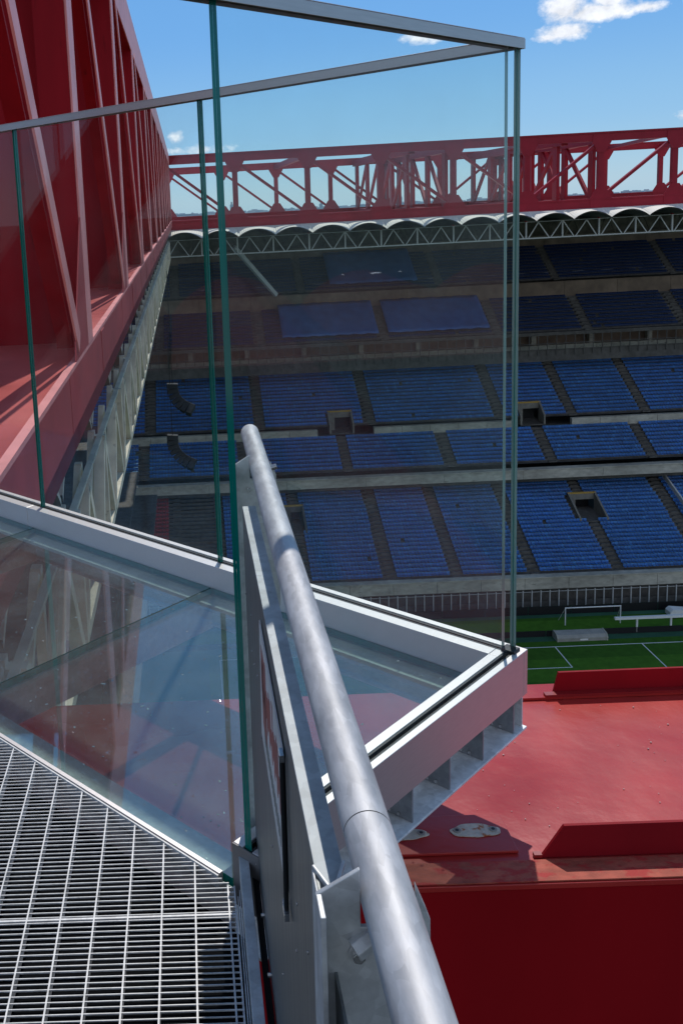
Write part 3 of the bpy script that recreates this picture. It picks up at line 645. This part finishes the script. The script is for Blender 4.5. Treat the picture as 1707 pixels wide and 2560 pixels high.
# left vaulted roof and lattice
rf = thing('vaulted_roof', (0, 0, Z), 'beige barrel vaults under the left red girder, their rims seen as pale slanting strips', 'roof', 'vaulted stadium roofs')
for k in range(24):
    y = 4.4+5.3*(k+.5)
    vault(rf, 'x', y, 2.55, -2.2, -6.0, -4.72, -3.75, m_beige, m_under)
m_corr = mat('reddish corrugated roof sheet', (0.34, 0.15, 0.13), .5, 0, .4, .12)
for k in range(-3, 24):
    y = 4.4+5.3*(k+.5)
    vault(rf, 'x', y, 2.6, -6.0, -36.0, -4.72, -3.3, m_corr, m_under, corr=60 if k < 5 else 14)
lt = thing('lattice_beam', (0, 0, Z), 'cream lattice beam hanging below the left red girder, seen steeply along its length', 'lattice beam', 'white lattice beams under the roof edge')
lattice(lt, (-2.05, 0, 0), (0, 1, 0), [4.4+10.6*k for k in range(12)], 10.6, m_beige, .22, .2)
for k in range(48):
    y = 4.4+2.65*k
    MB().box(-2.30, -2.16, y-.09, y+.09, -7.05, -4.75).build('slat', m_beige, lt)
    MB().beam((-2.23, y+.1, -7.0), (-2.23, y+2.5, -4.8), .12, .14).build('diagonal', m_beige, lt)
# side stand below the left roof
sw = thing('side_stand', (0, 0, 0), 'dim side stand under the left roof, behind the cream lattice beam', 'grandstand')
for k in range(9):
    MB().box(-9-k*2.4, -5.5-k*2.4, 0, 128, Z-40+k*3.4, Z-39.5+k*3.4).build('slab', m_concd, sw)
MB().box(-34, -33, -6, 134, Z-60, Z-5).build('rear_wall', m_tan, sw)
MB().box(-10.2, -9.6, 2, 127, PITCHZ, Z-38).build('front_wall', m_conc, sw)

# ------------------------------------------------------------------ near girder at the right and under the glass
t = thing('near_girder', (0, 0, 0), 'wet red painted girder top below the viewer at the right, with its dark front face', 'girder')
MB().box(GXL+.012, 60, 2.634, 3.81, zc(-2.118), zc(-2.10)).build('top_plate', m_deckred, t, bevel=.002)
MB().box(GXL+.012, 60, 2.638, 3.806, zc(-2.88), zc(-2.1185)).build('side_plate', m_web, t)
MB().box(GXL+.02, 60, 2.66, 3.78, zc(-7.5), zc(-2.884)).build('web', m_web, t)
MB().box(1.30, 60, 3.70, 3.81, zc(-2.098), zc(-2.088)).build('edge_strip', m_deckred, t)
MB().box(.30, 60, 2.640, 2.735, zc(-2.098), zc(-2.094)).build('dirty_strip', m_dirt, t)
def upstand(x0, xt, y, h, lean):
    mb = MB(); mb.prism([(x0, zc(-2.098)), (60, zc(-2.098)), (60, zc(-2.10+h)), (xt, zc(-2.10+h))], 'y', y-.006, y+.006)
    return mb.build('upstand', m_plate, t, bevel=.001)
upstand(1.438, 1.462, 3.735, .105, 0); upstand(1.03, 1.102, 2.752, .112, 0)
MB().box(1.400, 60, 3.700, 3.728, zc(-2.0875), zc(-2.078)).build('foot_strip', m_red, t)
MB().box(1.010, 1.034, 2.744, 2.762, zc(-2.0975), zc(-2.085)).build('weld_stub', m_red, t)
MB().box(-.2, .97, 2.772, 2.96, zc(-2.098), zc(-2.088)).build('patch_plate', m_deckred, t, bevel=.002)
def oval(cx, cy, a, b, seed):
    rg = random.Random(seed); n = 40
    pts = []
    for i in range(n):
        th = 2*PI*i/n; k_ = 1+.06*math.sin(3*th+seed)+.04*math.sin(7*th+2*seed)
        x_, y_ = a*math.copysign(abs(math.cos(th))**1.15, math.cos(th))*k_, b*math.sin(th)*k_
        pts.append((cx+x_, cy+y_))
    MB().prism(pts, 'z', zc(-2.087), zc(-2.0845)).build('scraped_oval', m_primer, t)
    for s in (-.72, .72):
        MB().tube((cx+s*a, cy, zc(-2.0845)), (cx+s*a, cy, zc(-2.0815)), .013, 16).build('bolt_hole_rim', m_grey, t)
        MB().tube((cx+s*a, cy, zc(-2.0815)), (cx+s*a, cy, zc(-2.0805)), .006, 12).build('bolt_hole', m_blk, t)
oval(.862, 2.874, .082, .034, 3); oval(.630, 2.868, .075, .030, 8)
m_bead = mat('grey grit', (.42, .30, .28), .5, 0, .5, .3)
# beads of water and grit on the paint
rg = random.Random(5); mb = MB()
for i in range(170):
    x, y, r_ = rg.uniform(.3, 2.6), rg.uniform(2.66, 3.68), rg.choice((.0012, .0016, .0022, .003))
    mb.tube((x, y, zc(-2.098)), (x, y, zc(-2.098)+r_*.8), r_, 6)
mb.build('water_beads', m_bead, t, kind='stuff')

# space below the walkway
u = thing('shade_backing', (0, 0, 0), 'added near-black sheets standing for the shade below the steel grating', 'deck')  # added sheets, coloured near black in place of the shade down there
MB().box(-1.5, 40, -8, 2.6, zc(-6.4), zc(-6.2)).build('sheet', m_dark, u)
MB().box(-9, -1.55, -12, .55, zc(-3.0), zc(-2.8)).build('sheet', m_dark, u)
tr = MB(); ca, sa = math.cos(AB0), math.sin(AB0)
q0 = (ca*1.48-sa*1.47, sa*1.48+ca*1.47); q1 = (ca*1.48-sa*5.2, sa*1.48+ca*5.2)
tr.prism([(-6, -2), (.085, -2), (.085, 1.98), q0, q1, (-6, q1[1])], 'z', -.105, -.100).build('shade_sheet', mat('shade black', (.0035, .004, .005), .9, 0, .05, .2), u)  # added sheet, near black so the grating gaps read as shade
w = thing('walkway_frame', (0, 0, 0), 'dark steel joists carrying the grating', 'frame')
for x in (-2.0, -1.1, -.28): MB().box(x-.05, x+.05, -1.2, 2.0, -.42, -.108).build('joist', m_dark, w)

# ================================================================== viewing platform at 45 degrees; local x = b (away right), local y = a (away left)
AB = R(45.256)
CT = EYE-1.521                                   # top of the curb
B0, B1 = 1.515, 2.894; A0, A1, AF = 1.353, 1.435, 9.0
BI = 2.785
pf = thing('viewing_platform', (0, 0, 0), 'glass-floored viewing platform with pale aluminium curbs jutting over the red girder', 'platform', rz=AB)
GW = .026                                       # glazing slot
# curb along A (far side): outer lip, inner beam, slot with gasket
so_, si_ = 2.868, 2.832                         # slot limits in b
MB().box(so_, B1, A0+.0, AF, CT-.158, CT).build('curb_outer', m_alu, pf, bevel=.0015)
js = [A1+.0, 2.62, 3.30, 5.22, AF]
for a_, b_ in zip([A1, 4.02, 6.6], [4.018, 6.598, AF]):
    MB().box(BI, si_, a_, b_, -.057, CT).build('curb_inner', m_alu, pf, bevel=.0015)
MB().box(si_+.001, so_-.001, A0+.03, AF, CT-.12, CT-.016).build('slot_filler', m_rubber, pf)
MB().box(si_+.001, si_+.012, A0+.03, AF, CT-.0155, CT-.002).build('gasket', m_rubber, pf)
MB().box(so_-.012, so_-.001, A0+.03, AF, CT-.0155, CT-.004).build('gasket', m_rubber, pf)
# curb along B (right side)
ta, tb = 1.376, 1.404
MB().box(B0, so_-.001, A0, ta, CT-.158, CT).build('curb_outer', m_alu, pf, bevel=.0015)
MB().box(B0, BI-.001, tb, A1, -.06, CT).build('curb_inner', m_alu, pf, bevel=.0015)
MB().box(BI, si_, tb, A1-.001, -.06, CT-.0005).build('curb_corner', m_alu, pf, bevel=.001)
MB().box(B0+.004, si_, ta+.001, tb-.001, CT-.12, CT-.014).build('slot_filler', m_rubber, pf)
MB().box(B0+.004, si_, ta+.001, ta+.008, CT-.0135, CT-.002).build('gasket', m_rubber, pf)
MB().box(B0+.004, si_, tb-.007, tb-.001, CT-.0135, CT-.002).build('gasket', m_rubber, pf)
MB().box(2.828, 2.872, 1.368, 1.416, CT-.004, CT+.010).build('corner_sealant', m_rubber, pf, bevel=.003)
MB().box(B0-.004, B0-.001, A0-.001, A1+.001, -.066, CT-.001).build('end_plate', mat('dull end plate', (.20, .185, .18), .5, .3), pf)
MB().tube((B0-.006, A0+.045, .034), (B0-.004, A0+.045, .034), .003, 12).build('screw_hole', m_blk, pf)
# galvanised channel below the curb with stiffeners
FB = EYE-1.807
ch = [(.0, 0)]
MB().box(B0, B1+.0, A0, A0+.11, FB, FB+.008).build('channel_flange', m_cell, pf, bevel=.0015)
MB().box(B0, B1-.02, A0+.10, A0+.108, FB+.009, -.061).build('channel_web', m_cell, pf)
MB().box(B1-.014, B1-.008, A0+.012, AF, FB+.009, -.061).build('channel_web', m_cell, pf)
MB().box(B1-.09, B1, A0+.1105, AF, FB, FB+.008).build('channel_flange', m_cell, pf)
for b in (2.822, 2.614, 2.408, 2.198, 1.995, 1.80, 1.62):
    MB().box(b-.003, b+.003, A0+.012, A0+.099, FB+.009, -.061).build('stiffener', m_stiff, pf)
    MB().tube((b-.003, A0+.055, FB+.022), (b-.010, A0+.055, FB+.022), .0055, 6).build('bolt', m_bolt, pf)
    MB().tube((b-.003, A0+.085, FB+.022), (b-.010, A0+.085, FB+.022), .0055, 6).build('bolt', m_bolt, pf)
# glass floor panes and steel beneath them
fl = [1.437, 2.700, 3.962, 5.224, 6.486, 7.75, 9.0]
for i in range(len(fl)-1):
    o = MB().box(1.512, BI-.002, fl[i]+.004, fl[i+1]-.004, -.026, -.001)
    o.mi = [0, 0, 1, 1, 1, 1]
    o.build('floor_pane', [m_floorglass, m_edge], pf)
    if i: MB().box(1.512, BI-.002, fl[i]-.0035, fl[i]+.0035, -.02, -.003).build('joint_sealant', m_rubber, pf)
    if i: MB().box(1.514, BI-.004, fl[i]-.014, fl[i]+.014, -.060, -.030).build('support_beam', m_galv, pf); MB().box(1.514, BI-.004, fl[i]-.004, fl[i]+.004, -.18, -.062).build('beam_web', m_galv, pf) if i else 0
MB().box(BI-.09, BI-.003, 1.44, AF, -.060, -.030).build('ledge', m_galv, pf)
MB().box(1.514, 1.61, 1.44, AF, -.060, -.030).build('ledge', m_galv, pf)
MB().box(1.514, 1.525, 1.44, AF, -.19, -.062).build('edge_beam', m_galv, pf)
MB().box(1.530, BI-.1, 1.44, 1.50, -.060, -.030).build('ledge', m_galv, pf)
MB().box(1.497, 1.509, 1.47, AF, -.030, .006).build('edge_bar', m_alu, pf)
# water drops standing on the floor glass
rg = random.Random(11); mb = MB()
for i in range(420):
    a_ = 1.5+rg.random()**1.1*3.4; b_ = rg.uniform(1.56, 2.74); r_ = rg.choice((.0012, .0018, .0024, .0035))
    n = 7; st = rg.uniform(1, 2.2); th = rg.uniform(0, PI)
    vs = []
    for j in range(n):
        q = 2*PI*j/n; dx, dy = r_*st*math.cos(q), r_*math.sin(q)
        vs.append((b_+dx*math.cos(th)-dy*math.sin(th), a_+dx*math.sin(th)+dy*math.cos(th), -.0005))
    vs.append((b_, a_, -.0005+r_*.5))
    mb.add(vs, [(j, (j+1) % n, n) for j in range(n)])
mdrop = mat('water drop', (.20, .25, .26), .06, 0, .8, .3, 60)
mb.build('water_drops', mdrop, pf, kind='stuff')

# balustrades: laminated panes with green edges and a capping rail
GT = EYE+.425
def pane(parent, x0, x1, y0, y1, z0, z1, thin, gl=None, pale=()):
    """two glass plies with a milky interlayer line between them"""
    mb = MB(); g = .0012
    if thin == 'y':
        m_ = (y0+y1)/2; pl = ((x0, x1, y0, m_-g/2), (x0, x1, m_+g/2, y1))
        for p, w_ in zip(pl, ([1, 1, 0, 1, 2, 1], [1, 1, 2, 1, 0, 1])): k0 = len(mb.mi); mb.box(*p, z0, z1); mb.mi[k0:] = w_
    else:
        m_ = (x0+x1)/2; pl = ((x0, m_-g/2, y0, y1), (m_+g/2, x1, y0, y1))
        for p, w_ in zip(pl, ([1, 1, 1, 2, 1, 0], [1, 1, 1, 0, 1, 2])): k0 = len(mb.mi); mb.box(*p, z0, z1); mb.mi[k0:] = w_
    for q in pale: mb.mi[q] = 3
    e = .004
    if thin == 'y': mb.box(x0+.0002, x0+e, m_-g/2, m_+g/2, z0, z1, 1); mb.box(x1-e, x1-.0002, m_-g/2, m_+g/2, z0, z1, 1)
    else: mb.box(m_-g/2, m_+g/2, y0+.0002, y0+e, z0, z1, 1); mb.box(m_-g/2, m_+g/2, y1-e, y1-.0002, z0, z1, 1)
    o = mb.build('glass_pane', [gl or m_glass, m_edge, m_inner, m_edgep], parent); return o
bA = thing('glass_balustrade', (0, 0, 0), 'long glass balustrade facing the pitch, several panes under a thin grey rail', 'balustrade', 'frameless glass balustrades', rz=AB)
pj = [1.418, 2.700, 3.962, 5.224, 6.486, 7.75, 9.0]
for i in range(6):
    o = pane(bA, 2.840, 2.860, pj[i]+(.006 if i else 0), pj[i+1]-.006, CT-.10, GT, 'x', m_glassA, (2, 8) if i == 0 else ())
MB().box(2.822, 2.874, 1.372, AF, EYE+.439-.0015, EYE+.4405).build('rail_top', m_alugrey, bA, bevel=.001)
MB().box(2.822, 2.8245, 1.400, AF, EYE+.408, EYE+.437).build('handrail', m_alugrey, bA, bevel=.0006)
MB().box(2.8715, 2.874, 1.400, AF, EYE+.408, EYE+.437).build('rail_side', m_alugrey, bA)
MB().box(2.8255, 2.8705, 1.402, AF, EYE+.415, EYE+.4365).build('rail_gasket', m_rubber, bA)
bB = thing('glass_balustrade', (0, 0, 0), 'single large glass pane at the right, its green edge next to the guardrail', 'balustrade', 'frameless glass balustrades', rz=AB)
o = pane(bB, 1.520, 2.866, 1.381, 1.4015, CT-.10, GT, 'y', None, (3, 9))
MB().box(1.2, 2.874, 1.370, 1.3725, EYE+.408, EYE+.437).build('handrail', m_alugrey, bB, bevel=.0006)
MB().box(1.2, 2.821, 1.4105, 1.413, EYE+.408, EYE+.437).build('rail_side', m_alugrey, bB)
MB().box(1.2, 2.821, 1.370, 1.413, EYE+.4375, EYE+.440).build('rail_top', m_alugrey, bB, bevel=.001)
MB().box(1.2, 2.82, 1.3735, 1.4095, EYE+.415, EYE+.4365).build('rail_gasket', m_rubber, bB)
MB().box(2.8715, 2.874, 1.3735, 1.399, EYE+.408, EYE+.437).build('rail_end', m_alugrey, bB)

# ================================================================== steel grating
gr = thing('steel_grating', (0, 0, 0), 'galvanised steel grating floor of thin bars at the lower left, cut off at 45 degrees', 'grating')
gx1 = .044
def ylim(x):                                      # grating stops at the platform edge b = 1.494
    return (1.494 - x*math.cos(AB))/math.sin(AB)
ys = np.arange(.9, 6.0, .01606)
cnt = 0
for y in ys:
    xl = (1.494 - y*math.sin(AB))/math.cos(AB)    # at this y grating exists for x < xl
    x1 = min(gx1, xl)
    x0 = -1.62
    if x1-x0 < .05: break
    dz = .0015*math.sin(cnt*1.9)*0.4
    MB().box(x0, x1, y-.0010, y+.0010, -.0035, -.0005+dz).build('cross_bar', m_grate, gr); cnt += 1
xb = [0.0285-.0786*k for k in range(0, 21)]
for x in [gx1] + xb:
    yy = min(ylim(x), 2.062) if x > -.01 else ylim(x)
    MB().box(x-.0018, x+.0018, .9, yy, -.031, .0005).build('bearing_bar', m_grate, gr)
MB().beam(Vector((math.cos(AB)*1.4925-math.sin(AB)*1.47, math.sin(AB)*1.4925+math.cos(AB)*1.47, -.014)), Vector((math.cos(AB)*1.4925-math.sin(AB)*4.6, math.sin(AB)*1.4925+math.cos(AB)*4.6, -.014)), .004, .034).build('edge_bar', m_grate, gr)
MB().box(-1.62, gx1, 1.966, 1.971, -.008, .0002).build('banding_bar', m_grate, gr)

# ================================================================== guardrail
gd = thing('guardrail', (0, 0, 0), 'galvanised guardrail with thick round tube, sheet infill and bolted posts, running away from the viewer', 'guardrail')
tx, tz = .1525, EYE-.62
def tubemesh(y0, y1, r=.0242, n=64, cap=None):
    mb = MB(); ysn = [y0 + (y1-y0)*i/24 for i in range(25)]; prof = [(y, r) for y in ysn]
    if cap == 'far': prof += [(y1+.004, r*.96), (y1+.008, r*.8), (y1+.010, r*.5), (y1+.011, .0005)]
    vs = []; 
    for y, q in prof: vs += [(tx+q*math.cos(2*PI*i/n), y, tz+q*math.sin(2*PI*i/n)) for i in range(n)]
    fs = [(a*n+i, a*n+(i+1) % n, (a+1)*n+(i+1) % n, (a+1)*n+i) for a in range(len(prof)-1) for i in range(n)]
    mb.add(vs, fs); return mb
tubemesh(.857, 2.535, cap='far').build('handrail', m_tube, gd, smooth=True)
tubemesh(-.4, .8555).build('handrail', m_tube, gd, smooth=True)
MB().tube((tx, .8, tz), (tx, .9, tz), .0232, 48).build('joint_sleeve', m_dark, gd, smooth=True)
# posts: flat plates with chamfered tops seen face-on, with side flange
for i, y in enumerate((.765, 2.19)):
    xl, xr, zt = .0885, .190, EYE-.575
    tl, tr_ = tx-.0245, tx+.0245
    pt_ = [(xl, 0.0), (xr, 0.0), (xr, EYE-.642), (xr-.004, EYE-.630), (tr_, EYE-.606), (tr_, EYE-.6475), (tl, EYE-.6475), (tl, EYE-.590), (xl, EYE-.614)]
    MB().prism(pt_, 'y', y, y+.005).build('post', m_galv, gd, bevel=.0008)
    MB().box(xl, xl+.005, y-.032 if i else y-.03, y-.0005, 0.0, EYE-.612).build('post_flange', m_galv, gd, bevel=.0008)
    for (bx, bz) in ((xl+.036, EYE-.672), (xl+.040, EYE-1.02)):
        MB().tube((bx, y-.0005, bz), (bx, y-.0020, bz), .0085, 20).build('washer', m_galv, gd)
        MB().tube((bx, y-.0021, bz), (bx, y-.009, bz), .0062, 6).build('bolt', m_bolt, gd, bevel=.0008)
MB().tube((tx+.020, 2.155, tz+.006), (tx+.036, 2.155, tz+.010), .0075, 6).build('nut', m_bolt, gd, bevel=.001)
MB().tube((tx-.012, .765, tz-.035), (tx-.032, .758, tz-.045), .010, 6).build('nut', m_galv, gd, bevel=.001)
# infill panel: sheet, folded top flange with mitred near end, folded foot
SX = .1035; ST = EYE-.69
MB().box(SX, SX+.0025, .10, 2.12, .035, ST-.002).build('sheet', m_sheet, gd)
mb = MB(); mb.add([(SX, .90, ST), (SX+.0145, .865, ST), (SX+.030, .90, ST), (SX+.030, 2.115, ST), (SX, 2.115, ST)] + [(SX, .90, ST-.003), (SX+.0145, .865, ST-.003), (SX+.030, .90, ST-.003), (SX+.030, 2.115, ST-.003), (SX, 2.115, ST-.003)],
    [(0, 1, 2, 3, 4), (9, 8, 7, 6, 5)] + [(i, i+5, (i+1) % 5+5, (i+1) % 5) for i in range(5)])
mb.build('top_flange', galv('bright galvanised flange', (.40, .43, .44), .62, 55, None, .4), gd, bevel=.0006)
MB().beam((SX-.0015, .9, ST+.0015), (SX+.0145, .862, ST-.001), .0035, .006).build('weld_lip', m_galv, gd, bevel=.001)
MB().beam((SX+.0315, .905, ST+.0015), (SX+.0145, .862, ST-.001), .0035, .006).build('weld_lip', m_galv, gd, bevel=.001)
MB().box(SX-.003, SX-.0005, .80, .90, ST-.30, ST).build('flange_tab', m_galv, gd, bevel=.001)
# kick plate angle along the floor
m_kick = galv('bright kick plate', (.52, .55, .56), .55, 60, None, .4)
MB().box(.0585, .0815, .3, 2.083, .069, .072).build('kick_plate', m_kick, gd, bevel=.0008)
MB().box(.0585, .0605, .3, 2.083, -.02, .0685).build('kick_web', m_galv, gd)
MB().box(.0500, .0520, .3, 2.02, -.045, .004).build('floor_angle', m_galv, gd); MB().box(.0545, .056, .3, 2.02, -.045, .02).build('floor_angle', m_galv, gd)
MB().box(.088, .1025, .3, 2.1, .030, .036).build('floor_angle', m_dark, gd)
for i, y in enumerate(np.arange(.55, 2.05, .165)):
    MB().tube((.0958, y, .075), (.1030, y, .075), .0045, 10).build('rivet', m_bolt, gd)
    MB().tube((SX-.0022, y+.05, ST-.20-.03*(i % 3)), (SX-.0005, y+.05, ST-.20-.03*(i % 3)), .0022, 10).build('rivet', m_bolt, gd)
for i, (y, h) in enumerate(((1.9, .86), (1.86, .95), (1.7, 1.02), (1.52, 1.12), (1.45, .80), (1.38, 1.25), (1.30, .9), (1.12, .98), (1.1, 1.2), (.98, .86), (.95, 1.32))):
    MB().tube((SX-.0022, y, EYE-h), (SX-.0004, y, EYE-h), .0022, 10).build('rivet', m_bolt, gd)
# long slots between the two sheets, seen as dark lines, and latch rod
MB().tube((SX-.006, 1.195, EYE-.745), (SX-.006, 1.200, EYE-.985), .0035, 12).build('latch_rod', m_dark, gd)
MB().box(SX-.009, SX-.003, 1.19, 1.21, EYE-.752, EYE-.742).build('rod_guide', m_bolt, gd); MB().box(SX-.010, SX-.003, 1.19, 1.22, EYE-.995, EYE-.983).build('rod_guide', m_bolt, gd)
# sign on the sheet
sg = thing('safety_sign', (SX-.001, 1.2, EYE-.98), 'white sign with worn red print on the galvanised sheet, seen almost edge-on', 'sign')
MB().prism([(.02, 0), (.45, 0), (.405, .245), (.01, .235)], 'x', -.003, -.0008).build('board', m_signw, sg)
rg = random.Random(3)
for i in range(16):
    y = .06+i*.021; h0 = .10+.02*(i % 2)
    MB().box(-.0036, -.0031, y, y+.012, h0, h0+.055+.02*((i*7) % 3)).build('print', m_signr, sg)
for i in range(12):
    MB().box(-.0036, -.0031, .08+i*.024, .094+i*.024, .035, .065).build('print', m_grey, sg)
MB().box(-.0036, -.0031, .30, .38, .06, .21).build('print', m_signr, sg)

# ================================================================== hanging loudspeakers
def speakers(label, pts, n):
    t = thing('speaker_array', pts[0], label, 'loudspeaker', 'hanging loudspeaker arrays under the left roof')
    P = [Vector(p)-Vector(pts[0]) for p in pts]
    def bez(s): return P[0]*(1-s)**2+P[1]*2*s*(1-s)+P[2]*s*s
    for i in range(n):
        a, b = bez(i/n), bez((i+.9)/n)
        MB().beam(a, b, .9, .6, side=(1, 0, 0)).build('speaker', m_spk, t, bevel=.04)
    MB().beam((0, 0, 0), (0, 0, 9), .05, .05).build('cable', m_blk, t)
speakers('upper curved array of dark loudspeakers hanging before the tall tier, between the glass joints', ((-1.5, 75, Z-14.0), (-1.7, 75, Z-15.6), (.1, 74.4, Z-16.2)), 7)
speakers('lower curved array of dark loudspeakers hanging before the narrow tier, between the glass joints', ((-1.7, 75, Z-18.2), (-2.0, 75, Z-20.0), (.0, 74.4, Z-20.7)), 8)

# ================================================================== city skyline
rg = random.Random(21)
mb = MB()
for i in range(260):
    d = rg.uniform(2300, 4400); a = R(-6+i*.145+rg.uniform(-.1, .1)); w_ = rg.uniform(14, 50)
    h_ = max(12, 58.5 - d*rg.uniform(.0088, .0120)); x, y = d*math.sin(a), d*math.cos(a); mi = rg.randrange(3)
    mb.box(x-w_/2, x+w_/2, y-8, y+8, PITCHZ-.6, PITCHZ+h_, mi); mb.box(x-w_*.3, x+w_*.1, y-5, y+5, PITCHZ+h_+.001, PITCHZ+h_+3, (mi+1) % 3)
    for f_ in range(2): mb.box(x-w_/2+1.5, x+w_/2-1.5, y-8.2, y-8.02, PITCHZ+h_-4-f_*6, PITCHZ+h_-2-f_*6, 3)
mb.build('distant_city', m_city+[m_cityw], kind='stuff')
for px_, top, lab in ((2.9, .0, 'slim hazy tower on the horizon left of the big pane edge'), (12.6, -.001, 'slim hazy mast-like tower on the horizon, seen through the far girder mid-picture'), (8.1, -.004, 'low hazy tower on the horizon between the other two')):
    d = 2200; a = R(px_); t = thing('city_tower', (d*math.sin(a), d*math.cos(a), PITCHZ-.6), lab, 'tower', rz=-a)
    h_ = 58.5+d*top-4
    MB().box(-4, 4, -4, 4, 0, h_).build('shaft', m_city[0], t); MB().box(-2, 2, -2, 2, h_, h_+6).build('cap', m_city[2], t)
